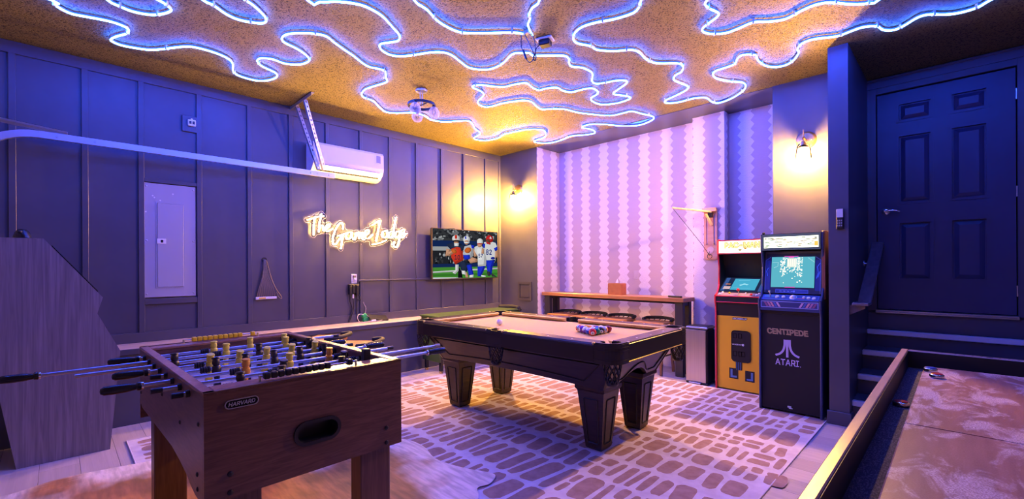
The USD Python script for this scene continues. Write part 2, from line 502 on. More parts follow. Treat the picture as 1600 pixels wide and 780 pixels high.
# ---- the six-panel door in its casing
cols = ((-.41, -.173), (-.057, .172))
rows = ((2.634, 2.804), (1.87, 2.507), (1.157, 1.70))
dr = struct('door_1', join(prism_y(sbox(-.559, .882, .329, 2.916).difference(unary_union([sbox(c[0], r[0], c[1], r[1]) for c in cols for r in rows])), YR - .012, YR + .028), bx(-.556, .326, YR + .006, YR + .027, .885, 2.913)), 'door_paint')
for c0, c1 in cols:
    for r0, r1 in rows:
        fr = sbox(c0 - .008, r0 - .008, c1 + .008, r1 + .008).difference(sbox(c0 + .010, r0 + .010, c1 - .010, r1 - .010))
        p_ = obj('door_panel', hull([(x_, y_, z_) for ins, y_ in ((.054, YR - .012), (.022, YR + .004), (.022, YR + .008)) for x_ in (c0 + ins, c1 - ins) for z_ in (r0 + ins, r1 - ins)]), 'door_paint', dr)
        obj('panel_molding', prism_y(fr, YR - .017, YR - .004), 'door_paint', p_)
hd = obj('door_handle', place(lathe([(0, .014), (.022, .013), (.032, .006), (.034, 0), (0, 0)], 24), (-.498, YR - .012, 1.806), (1, 0, 0), (0, 0, 1), (0, -1, 0)), 'chrome', dr, smooth=40)
obj('lever', join(cyl((-.498, YR - .02, 1.806), (-.498, YR - .06, 1.806), .010), tube(spline([(-.498, YR - .058, 1.806), (-.46, YR - .06, 1.812), (-.42, YR - .058, 1.808), (-.395, YR - .05, 1.797)], 5), [.010] * 5 + [.009] * 6 + [.0085] * 5, 10)), 'chrome', hd, smooth=60)
for z_ in (2.70, 1.9, 1.08):
    obj('hinge', bx(.3275, .338, YR - .018, YR + .0, z_ - .045, z_ + .045, .002), 'steel', dr)
cs = struct('trim_7', join(bx(-.655, -.566, YR - .02, YR + .02, .86, 3.0, .004), bx(.336, .425, YR - .02, YR + .02, .86, 3.0, .004)), 'trim_paint')
obj('casing_head', join(bx(-.672, .442, YR - .028, YR, 2.985, 3.078, .004), bx(-.655, .425, YR - .018, YR, 2.93, 2.99, .004), bx(-.672, .442, YR - .036, YR, 3.052, 3.078, .006)), 'trim_paint', cs)
obj('threshold', join(bx(-.575, .345, YR - .05, YR + .02, .858, .876, .004), bx(-.575, .345, YR - .058, YR - .02, .845, .862, .004)), 'brushed', cs)

# ---- garage door side behind the camera
gd = struct('wall_front', bx(XL - .1, XR + .1, YF - .1, YF, 0, ZC), 'garage_door')

# ---- neon strips stuck to the ceiling
NEON = {
'a':[(-4.205,-0.023),(-4.262,-0.009),(-4.31,0.028),(-4.336,0.078),(-4.318,0.141),(-4.289,0.229),(-4.281,0.297),(-4.305,0.358),(-4.35,0.376),(-4.422,0.367),(-4.522,0.32),(-4.615,0.293),(-4.654,0.311),(-4.675,0.361),(-4.658,0.437),(-4.617,0.524),(-4.532,0.595),(-4.408,0.676),(-4.324,0.746),(-4.303,0.827),(-4.307,0.916),(-4.339,0.996),(-4.409,1.059),(-4.547,1.097),(-4.628,1.126),(-4.676,1.195),(-4.676,1.317),(-4.605,1.389),(-4.49,1.425),(-4.403,1.414),(-4.355,1.366),(-4.311,1.265),(-4.257,1.214),(-4.191,1.196),(-4.14,1.215),(-4.101,1.287),(-4.117,1.374),(-4.077,1.449),(-4.014,1.495),(-3.914,1.511),(-3.843,1.468),(-3.777,1.377),(-3.739,1.267),(-3.707,1.228),(-3.642,1.212),(-3.569,1.232),(-3.488,1.3),(-3.431,1.372),(-3.411,1.446),(-3.463,1.533),(-3.514,1.629),(-3.571,1.743),(-3.641,1.858),(-3.667,1.937),(-3.643,2.016),(-3.655,2.079),(-3.774,2.153),(-3.831,2.199),(-3.892,2.2),(-4.003,2.173),(-4.164,2.144),(-4.294,2.176),(-4.361,2.23),(-4.391,2.354),(-4.518,2.498),(-4.598,2.621),(-4.55,2.731),(-4.43,2.823),(-4.397,2.887),(-4.404,3.004),(-4.466,3.137),(-4.449,3.255),(-4.342,3.365),(-4.199,3.477),(-4.231,3.584),(-4.364,3.739),(-4.442,3.893),(-4.54,3.956),(-4.672,3.991),(-4.731,4.063),(-4.686,4.2),(-4.565,4.234),(-4.437,4.234),(-4.288,4.175),(-4.151,4.193),(-3.959,4.233),(-3.843,4.313),(-3.804,4.43),(-3.897,4.577),(-4.012,4.671),(-4.167,4.689),(-4.25,4.741),(-4.218,4.869),(-4.095,4.948),(-3.887,4.932),(-3.719,4.886),(-3.558,4.968),(-3.44,5.005),(-3.374,4.952),(-3.351,4.819),(-3.394,4.698),(-3.336,4.646),(-3.208,4.669),(-3.095,4.821),(-2.994,4.998),(-2.846,5.113),(-2.695,5.089),(-2.577,5.007),(-2.559,4.895),(-2.599,4.759),(-2.638,4.597),(-2.743,4.581),(-2.895,4.551),(-3.005,4.374),(-3.091,4.194),(-3.128,4.006),(-3.215,3.888),(-3.308,3.822),(-3.286,3.701),(-3.235,3.561),(-3.272,3.471),(-3.378,3.415),(-3.5,3.371),(-3.619,3.36),(-3.698,3.308),(-3.683,3.212),(-3.617,3.145),(-3.507,3.103),(-3.428,3.059),(-3.393,2.977),(-3.381,2.874),(-3.34,2.849),(-3.272,2.896),(-3.222,2.992),(-3.159,3.078),(-3.069,3.103),(-3.004,3.126),(-2.938,3.172),(-2.972,3.291),(-2.97,3.384),(-2.881,3.407),(-2.804,3.462),(-2.811,3.57),(-2.773,3.657),(-2.657,3.681),(-2.571,3.723),(-2.577,3.832),(-2.635,3.894),(-2.722,3.929),(-2.77,4.01),(-2.767,4.149),(-2.689,4.228),(-2.575,4.262),(-2.446,4.237),(-2.432,4.175),(-2.469,4.087),(-2.506,4.001),(-2.437,3.951),(-2.333,3.898),(-2.254,3.847),(-2.243,3.795),(-2.303,3.734),(-2.396,3.703),(-2.478,3.662),(-2.473,3.581),(-2.386,3.466),(-2.359,3.397),(-2.365,3.279),(-2.417,3.19),(-2.387,3.114),(-2.343,3.057),(-2.341,2.976),(-2.442,2.874),(-2.517,2.797),(-2.509,2.742),(-2.561,2.689),(-2.625,2.656),(-2.782,2.713),(-2.93,2.723),(-3.017,2.671),(-3.067,2.565),(-3.031,2.442),(-2.988,2.319),(-2.995,2.233),(-3.068,2.158),(-3.202,2.086),(-3.296,2.023),(-3.339,1.947),(-3.317,1.859),(-3.264,1.807),(-3.213,1.801),(-3.138,1.847),(-3.077,1.867),(-3.006,1.83),(-2.938,1.73),(-2.861,1.605),(-2.837,1.496),(-2.846,1.423),(-2.899,1.328),(-2.997,1.229),(-3.034,1.161)],
'b':[(-3.949,0.236),(-3.988,0.299),(-4.007,0.367),(-3.977,0.453),(-3.905,0.514),(-3.814,0.551),(-3.761,0.529),(-3.718,0.47)],
'c':[(-3.513,0.677),(-3.533,0.738),(-3.596,0.827),(-3.616,0.91),(-3.577,1.009),(-3.538,1.048),(-3.489,1.05),(-3.436,1.022),(-3.366,0.95),(-3.319,0.873)],
'd':[(-2.336,2.482),(-2.38,2.41),(-2.522,2.28),(-2.613,2.187),(-2.653,2.121),(-2.659,2.025),(-2.638,1.912),(-2.575,1.782),(-2.542,1.658)],
'd2':[(-1.961,2.245),(-2.053,2.278),(-2.121,2.319),(-2.161,2.37),(-2.229,2.423),(-2.297,2.547)],
'e':[(-1.488,2.724),(-1.523,2.771),(-1.601,2.823),(-1.739,2.798),(-1.849,2.746),(-1.96,2.72),(-2.055,2.753),(-2.12,2.824),(-2.132,2.897),(-2.085,3.004),(-2.085,3.094),(-1.998,3.213),(-1.887,3.294),(-1.868,3.393),(-1.887,3.536),(-1.857,3.671),(-1.739,3.79),(-1.722,3.879),(-1.781,3.985),(-1.859,4.023),(-1.912,4.111),(-1.903,4.227),(-1.884,4.356),(-1.938,4.437),(-2.066,4.499),(-2.212,4.554),(-2.242,4.631),(-2.141,4.706),(-1.983,4.71),(-1.881,4.788),(-1.882,4.944),(-1.843,5.038),(-1.699,5),(-1.553,4.877),(-1.486,4.761),(-1.476,4.639),(-1.565,4.506),(-1.616,4.372),(-1.608,4.258),(-1.56,4.191),(-1.474,4.185),(-1.387,4.165),(-1.337,4.078),(-1.283,4.035),(-1.207,4.111),(-1.218,4.199),(-1.222,4.281),(-1.198,4.43),(-1.118,4.511),(-1.027,4.479),(-0.942,4.333),(-0.932,4.248),(-0.883,4.164),(-0.795,4.153),(-0.668,4.226),(-0.586,4.215),(-0.508,4.203),(-0.429,4.259),(-0.402,4.362),(-0.344,4.421),(-0.284,4.392),(-0.211,4.321),(-0.153,4.321),(-0.067,4.408),(0.006,4.449),(0.09,4.445),(0.151,4.38)],
'f':[(-1.18,3.034),(-1.21,3.131),(-1.187,3.241),(-1.215,3.293),(-1.33,3.358),(-1.363,3.415),(-1.337,3.494),(-1.254,3.564),(-1.164,3.565),(-1.054,3.551),(-0.977,3.617),(-0.879,3.668),(-0.78,3.631),(-0.691,3.613),(-0.611,3.651),(-0.544,3.74),(-0.484,3.811),(-0.43,3.845),(-0.377,3.847)],
}
extra = {'a': [(-2.6, .65), (-2.9, .1), (-3.5, -.35), (-4.05, -.45)], 'b': [(-3.66, .3), (-3.75, .16)], 'c': [(-3.22, .62), (-3.34, .52)],
         'd': [(-2.35, 1.5), (-1.95, 1.72), (-1.8, 2.0)], 'e': [(.3, 4.25), (.62, 3.7), (.35, 3.1), (-.2, 2.6), (-.75, 2.2), (-1.15, 2.4)], 'f': [(-.2, 3.5), (-.55, 3.05), (-.9, 2.85)]}
where = {'a': 'longest blue neon strip snaking past the ceiling lamp', 'b': 'small blue neon loop at the far left of the ceiling', 'c': 'short blue neon hairpin loop between the two left ceiling strips',
         'd': 'blue neon strip whose two ends meet at the dangling wires', 'e': 'blue neon strip running over the dark corner above the stairs', 'f': 'blue neon loop at the top right, inside the strip over the stairs'}
paths = {k: NEON[k] + extra[k] for k in 'abcef'}
paths['d'] = NEON['d'] + extra['d'] + NEON['d2']
for k in 'abcdef':
    pts = [np.array(p) for p in paths[k]]
    cl = k != 'd'
    c = spline([(p[0], p[1], ZC - .026) for p in pts], 3, cl)
    t = Thing('neon_strip', where[k], 'neon light', (0, 0, 0), group=None)
    t.part('light_tube', tube(c, .0075, 6, cl), 'neon_blue', smooth=True)
    t.part('backing_strip', tube(c + np.array([0, 0, .0135]), .0062, 4, cl), 'strip_back')
    step = max(8, len(c) // 26)
    for i in range(3, len(c) - 3, step):
        p = c[i]
        d_ = c[i + 1] - c[i - 1]
        a_ = math.atan2(d_[1], d_[0])
        b_ = join(bx(-.006, .006, -.011, .011, ZC - .026 - p[2] - .0, ZC - p[2] - .0005), bx(-.006, .006, -.0105, .0105, -.0092, .002))
        b_.apply_transform(trimesh.transformations.rotation_matrix(a_, (0, 0, 1)))
        b_.apply_translation(p)
        t.part('mounting_clip', b_, 'white_plastic')
# ================================================================ LAMPS
M['globe_glass'] = usdkit.material(stage, '/World/Looks/globe_glass', {'t': ('transparent_bsdf', {}), 'q': ('principled_bsdf', {'base_color': (.85, .85, .88), 'roughness': .08}), 'l': ('layer_weight', {'blend': .35}), 'a': ('math', {'math_type': 'multiply_add', 'value2': .5, 'value3': .05}), 'x': ('mix_closure', {})}, [('l.facing', 'a.value1'), ('a.value', 'x.fac'), ('t.BSDF', 'x.closure1'), ('q.BSDF', 'x.closure2')], surface='x.closure')


def sconce(label, x, bulb):
    """A round brass wall plate, an arm, and a clear bell shade round a lit bulb; the wall is at +y."""
    t = Thing('wall_sconce', label, 'wall lamp', (x, YB, 2.355))
    pl = place(lathe([(0, .018), (.060, .017), (.078, .010), (.085, 0), (0, 0)], 32), (0, 0, .135), (1, 0, 0), (0, 0, 1), (0, -1, 0))
    b = t.part('back_plate', pl, 'aged_brass', smooth=40)
    for sx in (-.045, .045):
        t.part('screw', sph((sx, -.018, .135), .007, 1), 'brass', b, smooth=True)
    t.part('arm', join(cyl((0, -.01, .135), (0, -.115, .135), .008), sph((0, -.115, .135), .013)), 'aged_brass', smooth=50)
    t.part('stem', cyl((0, -.115, .215), (0, -.115, .09), .0065), 'aged_brass', smooth=50)
    t.part('cap', lathe([(.020, .072), (.046, .052), (.050, .044), (.048, .043), (.018, .069), (.020, .072)], 28, (0, -.115, 0)), 'dark_bronze', smooth=40)
    t.part('socket', lathe([(0, .105), (.014, .103), (.021, .09), (.023, .055), (.020, .05), (0, .05)], 20, (0, -.115, 0)), 'aged_brass', smooth=50)
    ring = lathe([(.024, .088), (.040, .080), (.052, .06), (.060, .02), (.066, -.055), (.063, -.055), (.057, .02), (.049, .057), (.038, .076), (.024, .083), (.024, .088)], 32, (0, -.115, 0))
    t.part('glass_shade', ring, 'shade_glass', smooth=50)
    t.part('bulb', lathe([(0, .05), (.012, .048), (.014, .036), (.026, .016), (.030, -.006), (.024, -.026), (.010, -.036), (0, -.038)], 20, (0, -.115, 0)), bulb, smooth=50)
    return t


sconce('lit wall sconce on the dark wall left of the wallpapered recess', -4.847, 'bulb_glow')
sconce('lit wall sconce on the dark wall above the arcade cabinets', -1.035, 'bulb_glow_soft')

# ---- the neon words on the left wall
SIGN = [[(1.98,1.843),(2.017,1.853),(2.065,1.872),(2.114,1.89),(2.171,1.9)],
[(2.071,1.886),(2.06,1.823),(2.054,1.745),(2.053,1.675)],
[(2.142,1.926),(2.127,1.848),(2.117,1.777),(2.112,1.713)],
[(2.113,1.749),(2.138,1.789),(2.159,1.783),(2.164,1.744),(2.173,1.725)],
[(2.18,1.749),(2.213,1.765),(2.24,1.792),(2.231,1.811),(2.202,1.793),(2.19,1.756),(2.205,1.725),(2.241,1.738),(2.274,1.761)],
[(2.397,1.761),(2.401,1.809),(2.371,1.836),(2.33,1.793),(2.296,1.723),(2.274,1.65),(2.277,1.588),(2.303,1.578),(2.344,1.631),(2.393,1.695)],
[(2.329,1.674),(2.389,1.698),(2.45,1.722)],
[(2.397,1.697),(2.386,1.618),(2.372,1.528)],
[(2.508,1.726),(2.465,1.728),(2.436,1.686),(2.453,1.644),(2.492,1.666),(2.513,1.726),(2.51,1.667),(2.542,1.638)],
[(2.546,1.639),(2.563,1.729),(2.558,1.673),(2.586,1.732),(2.605,1.722),(2.6,1.656),(2.618,1.713),(2.641,1.736),(2.653,1.715),(2.647,1.654),(2.67,1.647)],
[(2.668,1.693),(2.709,1.717),(2.731,1.753),(2.705,1.77),(2.675,1.731),(2.676,1.678),(2.717,1.66),(2.779,1.717)],
[(2.771,1.83),(2.826,1.866),(2.877,1.894),(2.864,1.806),(2.846,1.72),(2.829,1.634)],
[(2.774,1.592),(2.829,1.601),(2.897,1.621),(2.966,1.651)],
[(2.954,1.774),(2.919,1.751),(2.912,1.704),(2.949,1.682),(2.988,1.719),(2.984,1.762),(2.954,1.774)],
[(3.055,1.763),(3.015,1.756),(3,1.708),(3.028,1.681),(3.064,1.718)],
[(3.112,1.959),(3.092,1.86),(3.075,1.771),(3.062,1.682)],
[(3.173,1.774),(3.123,1.769),(3.098,1.724),(3.122,1.691),(3.163,1.735),(3.175,1.776),(3.165,1.695),(3.14,1.597),(3.106,1.563),(3.072,1.589),(3.09,1.636)],
[(3.182,1.724),(3.223,1.754),(3.233,1.794),(3.199,1.798),(3.179,1.748),(3.198,1.69),(3.267,1.752)]]
sg = Thing('neon_sign', 'warm yellow neon script sign on clear acrylic on the left wall', 'neon sign', (XL + .021, 0, 0))
sh = unary_union([LineString(s).buffer(.030, quad_segs=4) for s in SIGN]).buffer(.025).buffer(-.025)
sg.part('backing', prism_x(max(getattr(sh, 'geoms', [sh]), key=lambda g: g.area), .012, .017), 'acrylic')
rim = LineString(max(getattr(sh, 'geoms', [sh]), key=lambda g: g.area).exterior.coords).simplify(.002)
sg.part('backing_edge', tube([(.0145, a, b) for a, b in list(rim.coords)[:-1]], .0022, 5, True), 'clear_acrylic_edge')
for s in SIGN:
    c = spline(s, 4)
    sg.part('letter_base', prism_x(LineString(c).buffer(.0052, quad_segs=3), .0172, .0214), 'white_plastic')
    sg.part('neon_letter', tube([(.028, a, b) for a, b in c], .0062, 6), 'neon_warm', smooth=True)
for a, b in ((2.06, 1.80), (2.40, 1.58), (3.27, 1.70), (2.87, 1.83)):
    sg.part('standoff', cyl((-.002, a, b), (.020, a, b), .006), 'steel', smooth=50)
cw = Thing('sign_cable', 'thin pale cable clipped to the wall below the neon sign', 'cable', (XL + .004, 2.652, 0))
cw.part('cable', tube(spline([(0.02, -.02, 1.595), (.001, 0, 1.56), (.001, .006, 1.45), (.001, -.003, 1.3), (.001, .003, 1.1), (.001, -.002, .95), (.006, .02, .86), (.014, .045, .80), (.02, .03, .73)], 5), .0032, 6), 'cable_white', smooth=True)
for z_ in (1.43, 1.235, 1.03):
    cw.part('cable_clip', bx(-.003, .010, -.012, .012, z_ - .007, z_ + .007, .002), 'white_plastic')

# ---- flush ceiling lamp
la = Thing('ceiling_lamp', 'small ceiling lamp with three clear glass globes under a dark ring', 'ceiling lamp', (-3.83, 2.58, 2.93))
la.part('canopy', lathe([(0, .155), (.058, .1545), (.060, .150), (.056, .132), (.0, .128)], 32), 'steel', smooth=40)
for a in (2.2, 5.3):
    la.part('rod', cyl((.03 * math.cos(a), .03 * math.sin(a), .13), (.03 * math.cos(a), .03 * math.sin(a), 0), .006), 'steel', smooth=50)
la.part('ring', lathe([(.124, -.012), (.136, -.012), (.136, .012), (.124, .012), (.124, -.012)], 48), 'black_metal', smooth=30)
la.part('cross_bar', bx(-.125, .125, -.005, .005, -.004, .004), 'black_metal')
for gx, gy in ((.063, -.114), (-.115, .026), (.083, .091)):
    g = la.part('globe', lathe([(.020, -.018), (.034, -.028), (.050, -.055), (.056, -.082), (.050, -.112), (.030, -.134), (0, -.140), (0, -.137), (.029, -.131), (.048, -.110), (.0535, -.082), (.048, -.056), (.032, -.030), (.018, -.020), (.020, -.018)], 28, (gx, gy, 0)), 'globe_glass', smooth=60)
    la.part('socket', lathe([(0, .004), (.017, .002), (.019, -.022), (.010, -.03), (0, -.03)], 16, (gx, gy, 0)), 'black_metal', g, smooth=40)
    la.part('bulb', lathe([(0, -.03), (.009, -.034), (.016, -.06), (.018, -.078), (.010, -.098), (0, -.102)], 16, (gx, gy, 0)), 'bulb_glass', g, smooth=60)

# ---- dimmer box and looping wires on the ceiling
ad = Thing('power_adapter', 'small black power adapter on a white pad stuck to the ceiling', 'power adapter', (-2.29, 2.70, ZC), 20)
ad.part('pad', bx(-.075, .055, -.045, .045, -.014, -.0005, .004), 'white_plastic')
ad.part('box', bx(-.055, .035, -.035, .035, -.058, -.014, .006), 'black_plastic')
ad.part('cord', tube(spline([(-.055, 0, -.04), (-.075, -.01, -.06), (-.085, -.02, -.10), (-.075, -.03, -.15), (-.09, -.02, -.165), (-.105, -.01, -.13), (-.085, -.015, -.095)], 4), .0045, 6), 'black_plastic', smooth=True)
wr = Thing('dangling_wires', 'thin dark wires looping down where two neon ends meet', 'wire', (-2.31, 2.50, ZC))
wr.part('wire', tube(spline([(-.04, -.02, -.03), (-.06, 0, -.10), (-.04, .02, -.18), (.0, .03, -.235), (.05, .03, -.20), (.06, .02, -.10), (.03, .01, -.03)], 5), .003, 6), 'black_plastic', smooth=True)
wr.part('wire', tube(spline([(-.02, 0, -.03), (.0, .02, -.09), (.03, .03, -.16), (.03, .05, -.20)], 5), .003, 6), 'black_plastic', smooth=True)
wr.part('connector', cyl((-.052, .012, -.13), (-.030, .022, -.20), .008), 'black_plastic', smooth=50)
wr.part('wire_hub', bx(-.03, .03, -.018, .018, -.03, -.0005, .005), 'grey_plastic')

# ================================================================ ON THE LEFT WALL
ep = Thing('breaker_panel', 'grey electrical breaker panel set into the left wall', 'breaker panel', (XL, .745, 1.56))
b = ep.part('cover', bx(.0005, .014, -.196, .196, -.522, .526, .003), 'panel_grey')
d = ep.part('door', bx(.014, .022, -.098, .100, -.43, .345, .003), 'panel_grey')
ep.part('door_frame', place(ext(sbox(-.108, -.44, .110, .355).difference(sbox(-.100, -.432, .102, .347)), .004), (.014, 0, 0), (0, 1, 0), (0, 0, 1), (1, 0, 0)), 'panel_grey', d)
ep.part('latch', join(bx(.022, .028, -.102, -.035, -.028, .018, .002)), 'white_plastic', d)
ep.part('latch_slot', bx(.0275, .0295, -.075, -.055, -.018, .008, .001), 'black_plastic', d)
for sy in (-.175, .178):
    for z_ in (-.49, .0, .495):
        ep.part('screw', sph((.014, sy, z_), .0085, 1, (.5, 1, 1)), 'steel', b, smooth=True)
for sy, z_ in ((-.13, .41), (-.118, .395), (-.075, .372), (-.18, .26), (.02, .44), (-.085, .255), (-.10, .15)):
    ep.part('paint_chip', lathe([(0, .0006), (.006, .0005), (.0065, 0), (0, 0)], 8).apply_transform(trimesh.transformations.rotation_matrix(PI / 2, (0, 1, 0))).apply_translation((.0141, sy, z_)), 'white_plastic', b)
th = Thing('wall_switch', 'small white wall control on a square dark plate high on the left wall', 'wall switch', (XL + .021, .912, 2.698))
th.part('body', bx(0, .022, -.032, .032, -.030, .030, .004), 'white_plastic')
th.part('button', bx(.022, .027, -.022, -.004, -.014, .014, .002), 'black_plastic')
th.part('button', bx(.022, .027, .004, .022, -.014, .014, .002), 'black_plastic')
th.part('nub', bx(.004, .014, -.008, .008, .030, .042, .002), 'white_plastic')

# air conditioner
ac = Thing('air_conditioner', 'white split air conditioner on the left wall above the neon sign', 'air conditioner', (XL + .019, 1.99, 2.36))
prof = [(0, .345), (.165, .345), (.190, .335), (.203, .310), (.206, .145), (.200, .11), (.178, .07), (.120, .022), (.05, .002), (0, 0)]
ac.part('body', prism_y(prof, 0, .845), 'ac_white')
ac.part('front_panel', prism_y([(.2035, .315), (.2075, .312), (.2105, .145), (.2060, .120), (.202, .122), (.204, .145)], .012, .833), 'ac_white')
lv = ac.part('outlet_slot', prism_y([(.196, .098), (.199, .094), (.140, .033), (.136, .036)], .06, .80), 'black_plastic')
for q in range(24):
    ac.part('fin', prism_y([(.194, .094), (.197, .092), (.150, .042), (.147, .045)], .075 + q * .03, .079 + q * .03), 'ac_white', lv)
ac.part('louver', prism_y([(.206, .094), (.211, .090), (.165, .042), (.160, .045)], .055, .805), 'ac_white')
ac.part('label', bx(.2095, .2106, .745, .80, .21, .30), 'grey_plastic')
ac.part('display', bx(.2095, .2108, .735, .79, .20, .215), 'white_plastic')
ac.part('end_cap', prism_y([(a * 1.0 if a == 0 else a + .002, z_) for a, z_ in prof], -.006, .0), 'ac_white')

# garage door track, its perforated hangers and the ceiling angle
zt = 2.34
tk = Thing('garage_door_track', 'long galvanised garage door track running along the left wall', 'garage door track', (-5.03, 0, 0))


def channel(c, h=.052, w=.03, t=.003):
    """A C-channel swept along a path of (y, z) in the plane x = 0, open towards the wall."""
    c = np.asarray(c, float)
    T = np.gradient(c, axis=0)
    T /= np.linalg.norm(T, axis=1, keepdims=True)
    N = np.stack([-T[:, 1], T[:, 0]], 1)
    sec = [(-a, b) for a, b in [(-w / 2, -h / 2), (w / 2, -h / 2), (w / 2, -h / 2 + .012), (w / 2 - t, -h / 2 + .012), (w / 2 - t, -h / 2 + t), (-w / 2 + t, -h / 2 + t), (-w / 2 + t, h / 2 - t), (w / 2 - t, h / 2 - t), (w / 2 - t, h / 2 - .012), (w / 2, h / 2 - .012), (w / 2, h / 2), (-w / 2, h / 2)]][::-1]
    k = len(sec)
    V = np.array([(sx, c[i][0] + N[i][0] * sn, c[i][1] + N[i][1] * sn) for i in range(len(c)) for sx, sn in sec])
    f = []
    for i in range(len(c) - 1):
        for q in range(k):
            q2 = (q + 1) % k
            f += [(i * k + q, i * k + q2, (i + 1) * k + q2), (i * k + q, (i + 1) * k + q2, (i + 1) * k + q)]
    v2, f2 = trimesh.creation.triangulate_polygon(Polygon(sec), engine='earcut')
    cap = [trimesh.Trimesh(np.array([(s_[0], c[i][0] + N[i][0] * s_[1], c[i][1] + N[i][1] * s_[1]) for s_ in v2]), f2, process=False) for i in (0, -1)]
    m = join(trimesh.Trimesh(V, np.array(f), process=False), *cap)
    return m


arc = [(-.10 - .38 * math.sin(a), zt - .38 * (1 - math.cos(a))) for a in np.linspace(PI / 2, 0, 14)]
tk.part('vertical_rail', channel([(-.48, .05), (-.48, zt - .40), (-.48, zt - .38)]), 'galvanised')
tk.part('curved_rail', channel(arc), 'galvanised')
tk.part('horizontal_rail', channel([(-.10, zt), (.9, zt), (2.215, zt)]), 'galvanised')
tk.part('radius_brace', tube([(0, .06, zt + .035), (0, -.2, zt + .06), (0, -.5, zt + .09)], .018, 4), 'galvanised')
for y_ in (.0, .22, 1.95, 2.02, 2.15):
    tk.part('bolt', join(cyl((.012, y_, zt), (.022, y_, zt), .009, n=6)), 'steel')


def perforated(p, q, w=.032, t=.003, n=None):
    """A slotted angle strap from p to q: a flat bar with a row of holes, and a plain flange."""
    p, q = np.array(p, float), np.array(q, float)
    L = np.linalg.norm(q - p)
    n = n or int(L / .045)
    s = sbox(0, -w / 2, L, w / 2).difference(unary_union([sbox((i + .5) * L / n - .010, -.006, (i + .5) * L / n + .010, .006) for i in range(n)]))
    ex = (q - p) / L
    ez = np.array([1.0, 0, 0]) - ex * ex[0]
    ez /= np.linalg.norm(ez)
    ey = np.cross(ez, ex)
    return join(place(ext(s, t), p, ex, ey, ez), place(ext(sbox(0, 0, L, t), w), p + ey * (-w / 2), ex, ey, -ez))


hg = Thing('track_hanger', 'pair of perforated metal straps hanging the track end from a ceiling angle', 'track hanger', (-5.03, 0, 0))
hg.part('ceiling_angle', join(bx(-.235, .375, 1.815, 1.818, ZC - .036, ZC - .001), bx(-.235, .375, 1.815, 1.85, ZC - .004, ZC - .001)), 'galvanised')
hg.part('strap', perforated((-.06, 1.835, ZC - .02), (.03, 2.03, zt + .046)), 'galvanised')
hg.part('strap', perforated((.17, 1.835, ZC - .02), (.035, 2.09, zt + .046)), 'galvanised')
for p in ((-.06, 1.822, ZC - .02), (.17, 1.822, ZC - .02)):
    hg.part('bolt', cyl(p, (p[0], p[1] + .03, p[2]), .008, n=6), 'steel')

# coax harness hanging out of a hole
hn = Thing('cable_harness', 'bundle of grey cables hanging from a wall hole into a terminal strip', 'cable bundle', (XL, 1.56, .97))
hn.part('wall_hole', lathe([(.016, 0), (.026, 0), (.026, .006), (.016, .006), (.016, 0)], 20).apply_transform(trimesh.transformations.rotation_matrix(PI / 2, (0, 1, 0))).apply_translation((0, -.01, .42)), 'black_rubber')
hn.part('terminal_strip', bx(.0, .028, -.10, .105, .0, .028, .004), 'white_plastic')
for q in range(26):
    y1 = -.085 + q * .007
    hn.part('cable', tube(spline([(-.004, -.010 + rnd.uniform(-.008, .008), .42), (.022, -.012 + rnd.uniform(-.012, .012), .40), (.03, -.01 + y1 * .3, .25), (.026, y1 * .85, .11), (.016, y1, .03)], 4), .0042, 5), ['cable_grey', 'cable_brown'][q % 3 == 0], smooth=True)
hn.part('cable', tube(spline([(0, .0, .42), (.026, .01, .39), (.03, .05, .22), (.03, .10, .10), (.03, .145, .03), (.03, .15, .0), (.03, .12, .02), (.03, .10, .07), (.02, .085, .03)], 4), .0042, 5), 'cable_brown', smooth=True)
hn.part('label', bx(.028, .0295, -.07, -.005, .005, .022), 'yellow_label')

# outlet, plugs, adapters, cords and the clutter on the ledge
ou = Thing('wall_outlet', 'white wall outlet with plugs below the neon sign', 'outlet', (XL, 2.552, 1.165))
ou.part('plate', rb := bx(0, .007, -.036, .036, -.058, .058, .003), 'white_plastic')
ou.part('plug', bx(.007, .035, -.016, .018, -.022, .012, .004), 'white_plastic')
ou.part('plug', bx(.007, .03, -.018, .016, .016, .042, .004), 'cable_brown')
pa = Thing('plug_cluster', 'black power strip with tangled black cords hanging below the white outlet', 'power strip', (XL + .004, 2.545, 1.0))
pa.part('strip', bx(.0, .04, -.075, .06, .085, .10, .004), 'black_plastic')
for q, (a, z_) in enumerate(((-.055, .03), (-.015, .045), (.03, .02))):
    pa.part('adapter', bx(.002, .045, a - .018, a + .02, z_ - .055, .085, .006), 'black_plastic')
for q, c in enumerate(([(.02, -.055, -.02), (.022, -.06, -.10), (.02, -.03, -.19), (.02, -.05, -.27), (.03, -.075, -.355)], [(.02, -.03, -.01), (.03, -.02, -.1), (.024, -.015, -.2), (.02, -.045, -.3), (.03, -.07, -.356)], [(.02, .03, -.03), (.012, .034, -.12), (.012, .032, -.25), (.02, .04, -.352)], [(.02, .045, 0), (.03, .06, -.06), (.02, .075, -.10), (.015, .045, -.09)])):
    pa.part('cord', tube(spline(c, 5), .0055, 6), 'black_rubber', smooth=True)
pa.part('white_connector', bx(.03, .044, -.035, -.015, -.07, -.02, .004), 'white_plastic')
rc = struct('trim_8', bx(XL + .02, XL + .034, 2.60, 3.64, 1.133, 1.152, .003), 'trim_paint', label=None)
md = Thing('router', 'flat black router box leaning on the ledge below the sign', 'router', (XL + .06, 2.80, LZ), 0)
md.part('case', place(bx(-.05, .05, -.13, .13, 0, .022, .006), (.055, 0, .035), (.86, 0, -.5), (0, .97, -.12), (.5, .1, .86)), 'black_plastic')
md.part('stand', bx(.03, .10, -.05, .05, .0, .012, .003), 'black_plastic')
